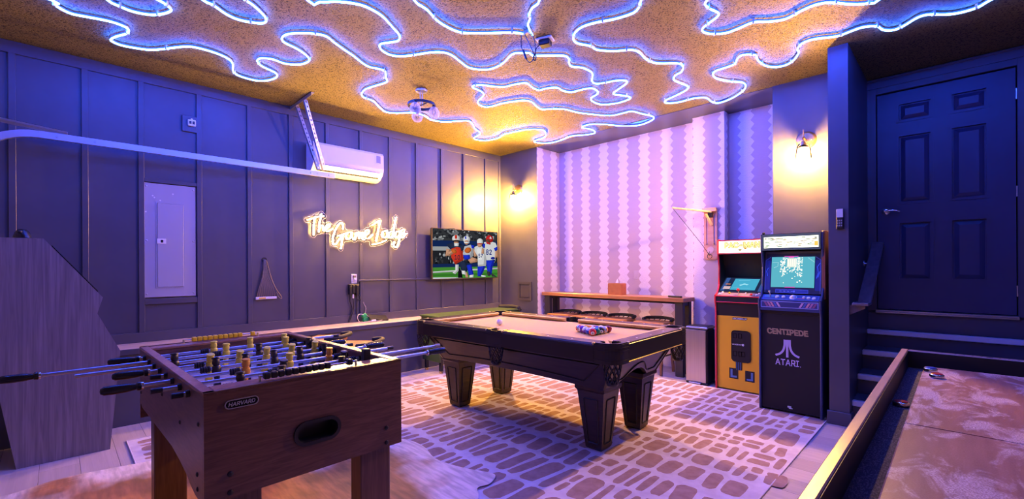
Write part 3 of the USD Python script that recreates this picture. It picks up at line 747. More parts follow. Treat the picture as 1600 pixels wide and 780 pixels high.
gb = Thing('green_adapter', 'green plastic cable box on the ledge among white cables', 'cable box', (XL + .085, 2.655, LZ))
gb.part('body', place(bx(-.028, .028, -.03, .03, 0, .05, .012), (0, 0, .055), (1, 0, 0), (0, .8, .6), (0, -.6, .8)), 'green_plastic', smooth=40)
gb.part('base', bx(-.03, .03, -.035, .035, 0, .06, .012), 'green_plastic', smooth=40)
wc = Thing('white_cables', 'coil of thin white cables around the green box on the ledge', 'cable', (XL + .12, 2.66, LZ + .006))
wc.part('cable', tube(spline([(-.02, -.10, .09), (.0, -.125, .05), (.02, -.10, .0), (.03, -.03, -.002), (.03, .05, .004), (.0, .02, .06), (-.03, -.05, .09)], 6, True), .004, 6, True), 'cable_white', smooth=True)
wc.part('cable', tube(spline([(.03, -.08, .002), (.05, .02, .002), (.06, .12, .004), (.03, .2, .01), (.0, .23, .03)], 6), .004, 6), 'cable_white', smooth=True)
wc.part('white_plug', bx(.02, .055, .03, .09, -.004, .022, .004), 'white_plastic')

# television
tv = Thing('television', 'flat wall television showing four football players', 'television', (XL + .1045, 4.249, 1.49))
tv.part('cabinet', bx(-.045, -.006, -.618, .618, -.357, .357, .006), 'black_plastic')
tv.part('bezel', place(ext(sbox(-.620, -.360, .620, .359).difference(sbox(-.612, -.348, .612, .352)), .014), (-.010, 0, 0), (0, 1, 0), (0, 0, 1), (1, 0, 0)), 'tv_bezel')
tv.part('wall_bracket', bx(-.082, -.045, -.20, .20, -.15, .15), 'black_metal')


def tvp(pts):
    out = []
    for a, b_ in (tuple(map(float, q.split(','))) for q in pts.split()):
        u = (a - 100) / 727.0
        top, bot = 115 + 50 * u, 675 - 7 * u
        out.append((-.612 + 1.224 * u, .352 - .70 * (b_ - top) / (bot - top)))
    return Polygon(out)


def tvell(cx_, cy_, rx, ry, rot=0):
    return affinity.rotate(tvp(' '.join('%g,%g' % (cx_ + rx * math.cos(a), cy_ + ry * math.sin(a)) for a in np.linspace(0, 2 * PI, 18, endpoint=False))), -rot)


C = dict(dark=srgb(58, 60, 64), dk2=srgb(38, 40, 46), gr=srgb(120, 124, 128), lg=srgb(176, 180, 182), navy=srgb(24, 46, 96), wht=srgb(236, 238, 240), grass=srgb(78, 156, 58), gr2=srgb(60, 132, 46), red=srgb(222, 62, 44), nav2=srgb(38, 50, 78),
         skin=srgb(214, 160, 128), skn2=srgb(110, 72, 56), blue=srgb(32, 52, 214), bl2=srgb(24, 36, 150), org=srgb(214, 108, 46), hred=srgb(206, 40, 44), blk=srgb(20, 20, 26), grey=srgb(204, 206, 214))
Ly = [(C['dark'], sbox(-.612, -.348, .612, .352))]
Ly.append((C['gr'], tvp('200,118 330,118 560,330 480,330')))
rt = random.Random(3)
for _ in range(150):
    a, b_ = rt.uniform(110, 820), rt.uniform(130, 245)
    Ly.append((rt.choice([C['dk2'], C['gr'], C['dk2'], C['dark'], C['lg']]), tvell(a, b_, rt.uniform(6, 16), rt.uniform(6, 14)).intersection(Ly[0][1])))
Ly += [(C['navy'], tvp('100,250 826,268 826,330 100,318')), (C['lg'], tvp('100,318 826,330 826,368 100,362')), (C['dk2'], tvp('100,362 826,368 826,520 100,520'))]
for _ in range(90):
    a, b_ = rt.uniform(112, 815), rt.uniform(400, 505)
    Ly.append((rt.choice([C['gr'], C['blk'], C['lg'], C['dark']]), tvell(a, b_, rt.uniform(6, 14), rt.uniform(8, 22)).intersection(Ly[0][1])))
Ly += [(C['navy'], tvp('100,512 826,505 826,548 100,552')), (C['grass'], tvp('100,550 826,546 825,668 100,675')), (C['gr2'], tvp('100,625 826,618 825,640 100,650')), (C['wht'], tvp('100,595 826,560 826,578 100,612')), (C['wht'], tvp('100,660 400,664 400,674 100,675'))]
# the carrier in red with the ball
Ly += [(C['nav2'], tvp('372,500 440,470 480,560 460,600 400,610')), (C['blk'], tvp('365,540 400,600 410,668 360,668')), (C['skin'], tvp('430,600 462,610 478,666 445,668')), (C['wht'], tvp('398,588 440,590 450,636 405,630')), (C['wht'], tvp('332,520 368,520 366,590 330,628 300,610 332,580')),
       (C['nav2'], tvp('238,300 290,276 400,290 420,340 390,360 280,352')), (C['red'], tvp('288,345 350,322 412,340 420,470 330,520 288,440')), (C['nav2'], tvp('378,310 440,300 436,350 400,372')), (C['skin'], tvp('238,340 280,352 262,420 226,430')), (C['skin'], tvp('238,395 330,340 345,372 262,430')), (C['org'], tvell(318, 372, 30, 22, 20)),
       (C['wht'], tvell(340, 232, 42, 42)), (C['red'], tvp('326,192 352,192 352,232 326,232')), (C['skin'], tvell(342, 268, 26, 28)), (C['blk'], tvp('306,252 380,252 380,266 306,266')), (C['wht'], tvp('318,282 372,282 366,318 322,318'))]
# the tackler behind
Ly += [(C['blue'], tvp('455,530 510,520 535,640 480,640')), (C['grey'], tvp('430,320 500,300 548,335 520,440 440,470 412,400')), (C['blue'], tvp('415,415 490,412 498,462 430,468')), (C['blue'], tvp('505,300 545,310 540,345 515,340')), (C['skin'], tvp('470,470 520,440 585,462 575,495 500,510')), (C['skin'], tvp('530,345 560,375 575,430 540,440')), (C['org'], tvell(470, 362, 38, 32, -10)), (C['wht'], tvell(456, 240, 40, 40)), (C['blue'], tvp('436,208 450,205 455,235 440,238')), (C['skin'], tvell(455, 275, 24, 26)), (C['wht'], tvp('425,268 490,268 485,284 428,284')), (C['wht'], tvp('488,640 536,636 530,666 485,668'))]
# number 57
Ly += [(C['blue'], tvp('580,540 676,540 650,600 620,658 580,655')), (C['wht'], tvp('620,640 680,650 676,664 625,660')), (C['wht'], tvp('548,325 600,305 655,330 690,440 680,540 585,545 580,430 545,370')), (C['skin'], tvp('632,340 660,350 655,405 625,400')), (C['wht'], tvell(610, 268, 38, 38)), (C['skin'], tvell(606, 305, 28, 24)), (C['hred'], tvp('574,285 645,285 640,296 578,296'))]
# number 82
Ly += [(C['blue'], tvp('682,478 790,475 760,560 750,640 700,630')), (C['dark'], tvp('690,600 730,605 735,655 700,650')), (C['dark'], tvp('745,620 800,655 815,668 750,660')), (C['wht'], tvp('655,275 720,258 800,282 825,330 800,380 795,470 690,478 665,380')), (C['blue'], tvp('780,345 825,320 826,360 795,376')), (C['blue'], tvp('642,300 672,285 668,340 648,335')), (C['skin'], tvp('795,376 822,366 824,440 790,462')), (C['hred'], tvell(725, 238, 46, 44)), (C['wht'], tvp('722,230 738,206 752,236 740,238')), (C['skn2'], tvell(706, 268, 24, 28)), (C['hred'], tvp('680,262 745,290 730,302 690,290')), (C['bl2'], tvell(765, 455, 26, 14))]


def tvtext(t, x, y_, h, col):
    s = text_shape(t, h, True)
    b0 = s.bounds
    p = tvp('%g,%g %g,%g %g,%g' % (x, y_, x + 1, y_, x, y_ + 1)).exterior.coords[0]
    Ly.append((col, affinity.translate(s, p[0] - (b0[0] + b0[2]) / 2, p[1] - (b0[1] + b0[3]) / 2)))


tvtext('10', 350, 440, .062, C['nav2'])
tvtext('82', 715, 385, .075, C['bl2'])
tvtext('57', 615, 425, .055, C['bl2'])
out_ = []
for c_, p_ in Ly:
    p_ = p_ if hasattr(p_, 'geom_type') else Polygon(p_)
    out_.append((c_, p_))
    if .0012 < p_.area < .06 and c_ not in (C['navy'], C['lg'], C['grass'], C['gr2'], C['gr'], C['dk2']):
        a0, b0, a1, b1 = p_.bounds
        if p_.is_valid:
            out_.append((tuple(q * .62 for q in c_), p_.difference(affinity.translate(p_, (a0 - a1) * .20, (b1 - b0) * .07))))
            out_.append((tuple(min(1, q * 1.18) for q in c_), p_.intersection(affinity.scale(affinity.translate(p_, (a0 - a1) * .10, (b1 - b0) * .08), .45, .55))))
Ly = out_
ms, cc = paint(Ly, (-.0055, 0, 0), (0, 1, 0), (0, 0, 1), (1, 0, 0), .00004)
tv.part('screen', ms, 'screen_tv', col=cc)

# ================================================================ ON THE BACK WALLS
vt = Thing('access_panel', 'square framed vent panel low on the dark wall left of the recess', 'vent panel', (-4.715, YB, .93))
vt.part('frame', place(ext(sbox(-.14, -.142, .14, .142).difference(sbox(-.105, -.108, .105, .108)), .016), (0, -.0005, 0), (1, 0, 0), (0, 0, 1), (0, -1, 0)), 'vent_paint')
vt.part('inner_panel', hull([(x_, y_, z_) for k_, y_ in ((.102, -.002), (.08, -.012)) for x_ in (-k_, k_) for z_ in (-k_ * 1.03, k_ * 1.03)]), 'vent_paint')
wo = Thing('outlet_cover', 'blank cover plate on the wallpaper above the bench', 'outlet cover', (-3.126, YR, 1.18))
wo.part('plate', bx(-.037, .037, -.009, -.0005, -.058, .058, .003), 'outlet_mauve')
wo.part('insert', bx(-.018, .018, -.012, -.009, -.034, .034, .002), 'outlet_mauve')
rm = Thing('door_remote', 'white and black handset in a holder on the partition edge', 'remote control', (-.687, 4.473, 1.674))
rm.part('holder', bx(-.025, .025, -.02, -.0005, -.083, .0, .004), 'black_plastic')
rm.part('handset', bx(-.0235, .0235, -.028, -.006, -.075, .083, .005), 'black_plastic')
rm.part('screen', bx(-.022, .022, -.0295, -.027, .012, .080, .002), 'remote_pale')
for i in range(3):
    for j in range(3):
        rm.part('button', bx(-.016 + i * .012, -.008 + i * .012, -.031, -.028, -.06 + j * .02, -.048 + j * .02, .001), 'grey_plastic')
hr = Thing('handrail', 'dark wooden stair handrail on the partition beside the door', 'handrail', (-.633, 0, 0))
hr.part('rail_board', place(bx(0, 1.02, -.012, .012, -.045, .045, .004), (.08, 4.62, .99), (0, .86, .51), (0, -.51, .86), (1, 0, 0)), 'rail_wood')
hr.part('level_end', bx(.02, .125, 4.46, 4.66, .978, 1.0, .004), 'rail_wood')
for yy, zz in ((4.70, 1.03), (5.28, 1.375)):
    hr.part('rail_bracket', join(tube(spline([(.0, yy, zz - .06), (.05, yy, zz - .055), (.075, yy, zz - .01)], 4), .006, 8), cyl((0, yy, zz - .06), (.006, yy, zz - .06), .028)), 'steel', smooth=40)
hr.part('end_support', join(bx(.0, .10, 4.50, 4.522, .955, .978), prism_y([(0, .955), (.1, .955), (0, .90)], 4.50, 4.522)), 'rail_wood')

# hook-and-ring game board on the pillar
hk = Thing('hook_game', 'wooden hook and ring game board with a fold-out arm on the wallpapered pillar', 'wall game', (-2.07, 5.40, 1.675))
bs = rrect(-.075, .075, -.30, .30, .02).difference(unary_union([sbox(-.052, -.13, -.034, .22), sbox(.034, -.13, .052, .22)]))
hk.part('board', place(ext(bs, .018), (0, -.001, 0), (1, 0, 0), (0, 0, 1), (0, -1, 0)), 'pale_wood')
hk.part('slot_back', bx(-.055, .055, -.006, -.0015, -.135, .225), 'outlet_mauve')
hk.part('top_block', bx(-.078, .078, -.075, -.019, .255, .30, .004), 'pale_wood')
hk.part('arm', place(bx(-.0, .44, -.011, .011, -.011, .011, .003), (.03, -.06, .252), (-.84, -.52, .14), (.52, -.84, 0), (.1, .06, .98)), 'warm_wood')
hk.part('brace', place(bx(0, .15, -.014, .014, -.011, .011, .003), (.02, -.025, .10), (-.32, -.4, .86), (.8, -.6, 0), (.5, .6, .5)), 'warm_wood')
hk.part('hinge', bx(-.02, .028, -.05, -.019, .19, .25, .004), 'black_metal')
tip = np.array([.03, -.06, .252]) + .43 * np.array([-.84, -.52, .14])
hk.part('string', tube(spline([tip, tip + (.03, .03, -.06), (-.10, -.10, -.08), (-.005, -.04, -.25)], 6), .0028, 5), 'black_rubber', smooth=True)
hk.part('ring', tube([(-.005 + .026 * math.cos(a), -.036, -.262 + .026 * math.sin(a)) for a in np.linspace(0, 2 * PI, 20, endpoint=False)], .003, 6, True), 'black_metal', smooth=True)
hk.part('hook', tube(spline([(.0, -.018, -.245), (.0, -.06, -.25), (.0, -.065, -.225), (.0, -.05, -.21)], 4), .004, 6), 'black_metal', smooth=True)
for sx in (-.043, .043):
    hk.part('peg', cyl((sx, -.018, -.12), (sx, -.03, -.12), .008, n=8), 'brass', smooth=40)
hk.part('emblem', lathe([(0, .002), (.04, .002), (.04, 0), (0, 0)], 24).apply_transform(trimesh.transformations.rotation_matrix(PI / 2, (1, 0, 0))).apply_translation((0, -.0195, -.19)), 'emblem_pink')
# ================================================================ RUGS
RX0, RX1, RY0, RY1 = -4.45, -.795, .36, 4.90
rg = Thing('area_rug', 'large pale rug with rows of brown brush dashes under the pool table', 'rug', (0, 0, 0))
gx, gy = np.linspace(RX0, RX1, 74), np.linspace(RY0, RY1, 93)
X_, Y_ = np.meshgrid(gx, gy)


def rug_z(x, y):
    """Gentle rumples in the rug towards its near right corner."""
    w = np.clip((x + 2.2) / 1.2, 0, 1) * np.clip((4.0 - y) / .8, 0, 1) * np.clip((y - 1.8) / .4, 0, 1)
    return .0062 + .0028 * w * np.exp(-((y - 3.02 - .10 * (x + 1.4)) / .05) ** 2)


def grid_slab(x, y, z, skirt):
    n0, n1 = x.shape
    V = np.stack([x, y, z], -1).reshape(-1, 3)
    idx = np.arange(n0 * n1).reshape(n0, n1)
    f = np.vstack([np.stack([idx[:-1, :-1], idx[:-1, 1:], idx[1:, 1:]], -1).reshape(-1, 3), np.stack([idx[:-1, :-1], idx[1:, 1:], idx[1:, :-1]], -1).reshape(-1, 3)])
    ring = np.concatenate([idx[0, :], idx[1:, -1], idx[-1, -2::-1], idx[-2:0:-1, 0]])
    lo = V[ring].copy()
    lo[:, 2] = skirt
    b = len(V)
    k = len(ring)
    s = [(ring[i], b + i, ring[(i + 1) % k]) for i in range(k)] + [(ring[(i + 1) % k], b + i, b + (i + 1) % k) for i in range(k)]
    return trimesh.Trimesh(np.vstack([V, lo]), np.vstack([f, np.array(s)]), process=False)


rg.part('pile', grid_slab(X_, Y_, rug_z(X_, Y_), .0005), 'rug_pile', smooth=40)
rr = random.Random(11)
dashes = []
y = RY0 + .05
while y < RY1 - .12:
    bl = rr.uniform(.19, .33)
    x = RX0 + .04 + rr.uniform(0, .04)
    while x < RX1 - .06:
        w = rr.choice([.04, .05, .065, .08, .10, .125]) * rr.uniform(.9, 1.1)
        ln = min(bl * rr.uniform(.78, 1.06), RY1 - .04 - y)
        segs = [(0, ln)] if rr.random() < .82 else [(0, ln * .46), (ln * .58, ln)]
        for a, b in segs:
            cx_, cy_ = x + w / 2, y + rr.uniform(0, bl - ln) + (a + b) / 2
            hw, hl = w / 2, (b - a) / 2
            sk = rr.uniform(-.10, .10)
            ang = np.linspace(0, 2 * PI, 14, endpoint=False)
            px_ = np.sign(np.cos(ang)) * np.abs(np.cos(ang)) ** .55 * hw * (1 + .10 * np.array([rr.uniform(-1, 1) for _ in ang]))
            py_ = np.sign(np.sin(ang)) * np.abs(np.sin(ang)) ** .45 * hl * (1 + .06 * np.array([rr.uniform(-1, 1) for _ in ang]))
            dashes.append(np.stack([cx_ + px_ + sk * py_, cy_ + py_], 1))
        x += w + rr.uniform(.018, .034)
    y += bl + rr.uniform(.02, .045)
V, Fc, b0 = [], [], 0
for d in dashes:
    k = len(d)
    c = d.mean(0)
    sub = np.vstack([c[None], d * .5 + c * .5, d])
    z = rug_z(sub[:, 0], sub[:, 1]) + .0012
    z[k + 1:] -= .0008
    V.append(np.column_stack([sub, z]))
    for i in range(k):
        j = (i + 1) % k
        Fc += [(b0, b0 + 1 + i, b0 + 1 + j), (b0 + 1 + i, b0 + k + 1 + i, b0 + k + 1 + j), (b0 + 1 + i, b0 + k + 1 + j, b0 + 1 + j)]
    b0 += len(sub)
rg.part('dash_pattern', (np.vstack(V), np.array(Fc)), 'rug_brown', smooth=True, kind='stuff')
rg.part('edge_binding', join(tube([(RX1, RY0, .0052), (RX1, RY1, .0052)], .0048, 6), tube([(RX0, RY0, .0052), (RX0, RY1, .0052)], .0048, 6), tube([(RX0, RY0, .0052), (RX1, RY0, .0052)], .0048, 6), tube([(RX0, RY1, .0052), (RX1, RY1, .0052)], .0048, 6)), 'rug_base', smooth=True)

ch = Thing('cowhide_rug', 'brown and white cowhide lying over the rug under the foosball table', 'rug', (0, 0, 0))
HIDE = spline([(-3.87, -.55), (-3.86, -.2), (-3.92, .02), (-3.87, .35), (-3.80, .56), (-3.60, .95), (-3.75, 1.35), (-3.5, 1.55), (-3.2, 1.45), (-3.0, 1.80), (-2.75, 1.85), (-2.51, 1.785), (-2.29, 1.82), (-2.12, 1.89), (-2.04, 1.90), (-1.985, 1.80), (-2.0, 1.72), (-1.88, 1.60), (-1.80, 1.2), (-1.95, .8), (-1.85, .4), (-1.7, .05), (-1.85, -.3), (-2.3, -.5), (-2.9, -.45), (-3.4, -.7)], 4, True)
hp = Polygon(HIDE)
v, f = trimesh.creation.triangulate_polygon(hp, engine='earcut')
hm = trimesh.Trimesh(np.column_stack([v, np.zeros(len(v))]), f, process=True)
hv, hf = trimesh.remesh.subdivide_to_size(hm.vertices, hm.faces, .06)
hm = trimesh.Trimesh(hv, hf, process=True)
hb = hp.exterior
dist = np.array([hb.distance(Point(p[:2])) for p in hm.vertices])
fb = meshkit.fbm(np.column_stack([hm.vertices[:, :2] * 2.6, np.zeros(len(hm.vertices))]), 4, 5)
fb2 = meshkit.fbm(np.column_stack([hm.vertices[:, :2] * np.array([5, 14]), np.zeros(len(hm.vertices))]), 3, 9)
top = hm.vertices.copy()
top[:, 2] = .0136 + .0028 * np.clip(1 - dist / .10, 0, 1) * np.clip((fb - .42) * 4, 0, 1) + .0012 * fb
wgt = np.clip((dist + (fb - .5) * 1.3 - .07) / .28, 0, 1)
top_c = np.outer(1 - wgt, np.array([.80, .68, .60])) + np.outer(wgt, np.array([.40, .15, .05])) * (.35 + 1.2 * fb2[:, None])
bot = top.copy()
bot[:, 2] -= .003
edge = trimesh.Trimesh(top, hm.faces, process=False)
ed = edge.edges[trimesh.grouping.group_rows(edge.edges_sorted, require_count=1)]
n_ = len(top)
sk = np.vstack([np.array([(a, a + n_, b) for a, b in ed]), np.array([(b, a + n_, b + n_) for a, b in ed])])
fc_ = hm.faces if hm.face_normals[:, 2].mean() > 0 else hm.faces[:, ::-1]
M['hide'] = usdkit.material(stage, '/World/Looks/hide', {'a': ('attribute', {'attribute': 'Cd'}), 'g': ('geometry', {}), 'm': ('mapping', {'mapping_type': 'point', 'scale': (6, 34, 6), 'rotation': (0, 0, .5)}),
    'n': ('noise_texture', {'scale': 1.0, 'detail': 4.0}), 'r': ('rgb_ramp', {'ramp': [(0, (.55, .5, .48)), (.4, (.8, .78, .76)), (.6, (1.1, 1.1, 1.1)), (1, (1.3, 1.3, 1.3))]}),
    'x': ('mix_color', {'blend_type': 'multiply', 'fac': 1.0}), 'b': ('bump', {'strength': .3, 'distance': .004}), 'p': ('principled_bsdf', {'roughness': .62, 'specular_ior_level': .35, 'sheen_weight': .2})},
    [('g.position', 'm.vector'), ('m.vector', 'n.vector'), ('n.fac', 'r.fac'), ('a.color', 'x.a'), ('r.color', 'x.b'), ('x.result', 'p.base_color'), ('n.fac', 'b.height'), ('b.normal', 'p.normal')], surface='p.BSDF')
ch.part('hide', (np.vstack([top, bot]), np.vstack([fc_, fc_[:, ::-1] + n_, sk])), 'hide', smooth=True, col=np.vstack([top_c, np.tile((.5, .42, .36), (n_, 1))]))

# ================================================================ POOL TABLE
PA, PB, PZ = 1.063, .584, .809
pl = Thing('pool_table', 'espresso wood pool table with tan cloth and net pockets', 'pool table', (-2.597, 2.972, .0104), math.degrees(.040))
dz = -.010
zt_ = PZ + dz
zf = .772 + dz
rw = .112                      # wooden rail
hole = [(sx * (PA - .088), sy * (PB - .088), .060) for sx in (-1, 1) for sy in (-1, 1)] + [(0, sy * (PB - .052), .056) for sy in (-1, 1)]
holes = unary_union([Point(a, b).buffer(r, quad_segs=8) for a, b, r in hole])
frame = rrect(-PA, PA, -PB, PB, .085, 6).difference(sbox(-PA + rw, -PB + rw, PA - rw, PB - rw))
cut = unary_union([sbox(sx * PA - .158, sy * PB - .158, sx * PA + .158, sy * PB + .158) for sx in (-1, 1) for sy in (-1, 1)] + [sbox(-.082, -PB, .082, PB)])
bed = sbox(-PA + rw - .01, -PB + rw - .01, PA - rw + .01, PB - rw + .01).difference(holes)
pl.part('cloth_bed', prism_z(bed, zf - .03, zf), 'felt')
for g in sorted(frame.difference(cut).geoms, key=lambda g: (round(g.centroid.y, 2), round(g.centroid.x, 2))):
    a, b, c, d = g.bounds
    body = hull([(x_, y_, z_) for ins, z_ in ((0, zt_ - .012), (.006, zt_), (.0, zt_ - .10), (.010, zt_ - .125)) for x_ in (a + (ins if a < -PA + .01 else 0), c - (ins if c > PA - .01 else 0)) for y_ in (b + (ins if b < -PB + .01 else 0), d - (ins if d > PB - .01 else 0))])
    rp = pl.part('rail', body, 'espresso_rail')
    if c - a > d - b:
        pts = [(a + (c - a) * k / 4, (b if b < 0 else d) + (.05 if b < 0 else -.05)) for k in (1, 2, 3)]
    else:
        pts = [((a + .05) if a < 0 else (c - .05), b + (d - b) * k / 4) for k in (1, 2, 3)]
    for q in pts:
        pl.part('sight', cyl((q[0], q[1], zt_ - .002), (q[0], q[1], zt_ + .0008), .0065, n=8), 'pearl', rp)
    # brass line on the fascia, and the black lower fascia
    o_ = .0035
    if c - a > d - b:
        ye = b if b < 0 else d
        s_ = -1 if b < 0 else 1
        pl.part('fascia', bx(a, c, ye - .006, ye + s_ * o_ + (.0 if s_ > 0 else 0), zt_ - .122, zt_ - .016, .002), 'espresso_line', rp)
    else:
        xe = a if a < 0 else c
        s_ = -1 if a < 0 else 1
        pl.part('fascia', bx(xe - .006, xe + s_ * o_, b, d, zt_ - .119, zt_ - .012, .002), 'espresso_line', rp)
        pl.part('gold_line', join(bx(xe - .004, xe + s_ * .0065, b, d, zt_ - .126, zt_ - .120, .001), bx(xe - .004, xe + s_ * .0065, b, d, zt_ - .012, zt_ - .008, .001)), 'gold_trim', rp)
    # cushion with cut ends
    n0 = .048
    if c - a > d - b:
        yi = (d if b < 0 else b)
        s_ = 1 if b < 0 else -1
        e0, e1 = (.02 if abs(a) > .2 else .01), (.02 if abs(c) > .2 else .01)
        P_ = [(a - .012, yi, zf), (c + .012, yi, zf), (a - .012, yi, zt_ - .002), (c + .012, yi, zt_ - .002), (a + e0, yi + s_ * n0, zt_ - .006), (c - e1, yi + s_ * n0, zt_ - .006), (a + e0, yi + s_ * (n0 - .012), zf + .012), (c - e1, yi + s_ * (n0 - .012), zf + .012)]
    else:
        xi = (c if a < 0 else a)
        s_ = 1 if a < 0 else -1
        P_ = [(xi, b - .012, zf), (xi, d + .012, zf), (xi, b - .012, zt_ - .002), (xi, d + .012, zt_ - .002), (xi + s_ * n0, b + .02, zt_ - .006), (xi + s_ * n0, d - .02, zt_ - .006), (xi + s_ * (n0 - .012), b + .02, zf + .012), (xi + s_ * (n0 - .012), d - .02, zf + .012)]
    pl.part('cushion', hull(P_), 'felt')
# pockets: leather-wrapped irons with hanging nets
for a, b, r in hole:
    cor = abs(a) > .1
    if cor:
        outl = rrect(-PA - .004, PA + .004, -PB - .004, PB + .004, .10, 8).intersection(sbox(a - .075, b - .075, a + .0, b + .0).union(sbox(min(a, a + math.copysign(.2, a)), min(b, b + math.copysign(.2, b)), max(a, a + math.copysign(.2, a)), max(b, b + math.copysign(.2, b)))).union(sbox(min(a - math.copysign(.070, a), a + math.copysign(.2, a)), min(b - math.copysign(.070, b), b + math.copysign(.2, b)), max(a - math.copysign(.070, a), a + math.copysign(.2, a)), max(b - math.copysign(.070, b), b + math.copysign(.2, b)))))
        outl = outl.difference(Point(a, b).buffer(r, quad_segs=8)).difference(sbox(-PA + rw + .0, -PB + rw, PA - rw, PB - rw))
    else:
        outl = sbox(-.083, min(b - .03, math.copysign(PB + .006, b)), .083, max(b + .03, math.copysign(PB + .006, b))).difference(Point(a, b).buffer(r, quad_segs=8)).difference(sbox(-1, -PB + rw, 1, PB - rw))
    outl = max(getattr(outl, 'geoms', [outl]), key=lambda g: g.area)
    pk = pl.part('pocket', join(prism_z(outl, zt_ - .13, zt_ - .004), prism_z(outl.buffer(-.006), zt_ - .004, zt_ + .003)), 'pocket_leather')
    pl.part('pocket_ridge', join([prism_z(outl.buffer(.0025), zt_ - z_, zt_ - z_ + .006) for z_ in (.03, .05, .112)]), 'pocket_leather', pk)
    for sx, sy in (((math.copysign(PA - .165, a), math.copysign(PB - .004, b)), (math.copysign(PA - .004, a), math.copysign(PB - .165, b))) if cor else ((-.086, math.copysign(PB - .004, b)), (.086, math.copysign(PB - .004, b)))):
        pl.part('casting_tip', sph((sx, sy, zt_ - .004), .011, 1), 'gold_trim', pk, smooth=True)
    oa, ob = a + (math.copysign(.022, a) if cor else 0), b + math.copysign(.022 if cor else .03, b)
    net, n_s = [], 9
    for k in range(n_s):
        for dr_ in (-1, 1):
            net.append(tube([(oa + (.058 - .020 * t ** 1.5) * math.cos(2 * PI * (k / n_s + dr_ * t * .22)), ob + (.058 - .020 * t ** 1.5) * math.sin(2 * PI * (k / n_s + dr_ * t * .22)), zt_ - .13 - .125 * t) for t in np.linspace(0, 1, 7)], .0045, 4))
    pl.part('net', join(net), 'pocket_leather', pk)
    pl.part('net_base', lathe([(0, -.008), (.034, -.006), (.041, .008), (.037, .02), (0, .016)], 16, (oa, ob, zt_ - .265)), 'pocket_leather', pk, smooth=40)
# apron: four sloped, arched panels with sunk moulding
AT, ABt = (PA - .085, PB - .085), (PA - .20, PB - .175)
z1_, z0_ = zt_ - .125, .455 + dz


def apron(side, s):
    """A sloping apron board with a shaped lower edge, and a moulding line that follows it."""
    long_ = side == 'x'
    top_h, bot_h = (AT[0], ABt[0]) if long_ else (AT[1], ABt[1])
    off_t, off_b = (AT[1], ABt[1]) if long_ else (AT[0], ABt[0])

    def pos(u, t, out):                     # u along the side, t 0 at the top, 1 at the bottom
        o = off_t + (off_b - off_t) * t + out
        z = z1_ + (z0_ - z1_) * t + out * .35
        return (u, s * o, z) if long_ else (s * o, u, z)

    us = np.linspace(-1, 1, 41)
    def low(q):
        q = abs(q)
        if long_:
            return 1 - .10 * (1 - q ** 2) if q > .0 else .9
        return 1 - .42 * max(0, math.cos(min(q / .62, 1) * PI / 2)) ** 1.2
    V, f = [], []
    for i, q in enumerate(us):
        t = low(q)
        ut, ub = q * top_h, q * (top_h + (bot_h - top_h) * t)
        V += [pos(ut, 0, 0), pos(ub, t, 0), pos(ub, t, -.028), pos(ut, 0, -.028)]
    for i in range(len(us) - 1):
        for k in range(4):
            k2 = (k + 1) % 4
            f += [(i * 4 + k, i * 4 + k2, (i + 1) * 4 + k2), (i * 4 + k, (i + 1) * 4 + k2, (i + 1) * 4 + k)]
    e = (len(us) - 1) * 4
    f += [(0, 2, 1), (0, 3, 2), (e, e + 1, e + 2), (e, e + 2, e + 3)]
    m = trimesh.Trimesh(np.array(V), np.array(f), process=False)
    if m.volume < 0:
        m.invert()
    p = pl.part('apron', m, 'espresso')
    ring = [pos(q * top_h * .90, .16, .002) for q in np.linspace(-1, 1, 9)] + [pos(q * .84 * (top_h + (bot_h - top_h) * low(q)), low(q) - .22, .002) for q in np.linspace(1, -1, 25)]
    if not long_:
        ring = [pos(q * top_h * .82, .16, .002) for q in np.linspace(-1, 1, 9)] + [pos(q * .76 * (top_h + (bot_h - top_h) * low(q)), low(q) - .20, .002) for q in np.linspace(1, -1, 25)]
    pl.part('moulding', tube(ring, .006, 6, True), 'espresso_line', p, smooth=True)


for s in (-1, 1):
    apron('x', s)
    apron('y', s)
pl.part('under_frame', bx(-PA + .12, PA - .12, -PB + .12, PB - .12, z1_ - .02, zf - .029), 'espresso_line')
for lx in (-.7495, .7495):
    for ly in (-.2845, .2845):
        def q4(h, z):
            return [(lx + i * h, ly + j * h, z) for i, j in ((-1, -1), (1, -1), (1, 1), (-1, 1))]
        lg = pl.part('leg', join(hull(q4(.066, .012) + q4(.066, .013) + q4(.107, .425 + dz)), hull(q4(.058, .0002) + q4(.066, .012))), 'espresso')
        pl.part('leg_cap', join(hull(q4(.107, .425 + dz) + q4(.120, .440 + dz)), hull(q4(.120, .440 + dz) + q4(.120, .468 + dz))), 'espresso', lg)
        for fi, (nx, ny) in enumerate(((1, 0), (-1, 0), (0, 1), (0, -1))):
            ring = []
            for u, t in ((-.58, .10), (.58, .10), (.56, .88), (-.56, .88)):
                h = .066 + (.107 - .066) * t
                z = .018 + dz + (.407) * t
                o = h + .0015
                ring.append((lx + (nx * o if nx else u * h), ly + (ny * o if ny else u * h), z))
            ring = [tuple(np.array(ring[i]) + (np.array(ring[(i + 1) % 4]) - ring[i]) * t) for i in range(4) for t in (0.02, .34, .66, .98)]
            pl.part('leg_moulding', tube(ring, .005, 5, True), 'espresso_line', lg)

# ---- balls
BR = .0286
BC = {1: (.75, .48, .02), 2: (.02, .06, .45), 3: (.62, .03, .03), 4: (.16, .03, .30), 5: (.75, .20, .02), 6: (.01, .22, .10), 7: (.28, .02, .03), 8: (.012, .012, .014)}
BN = {1: 'yellow', 2: 'blue', 3: 'red', 4: 'purple', 5: 'orange', 6: 'green', 7: 'maroon', 8: 'black'}


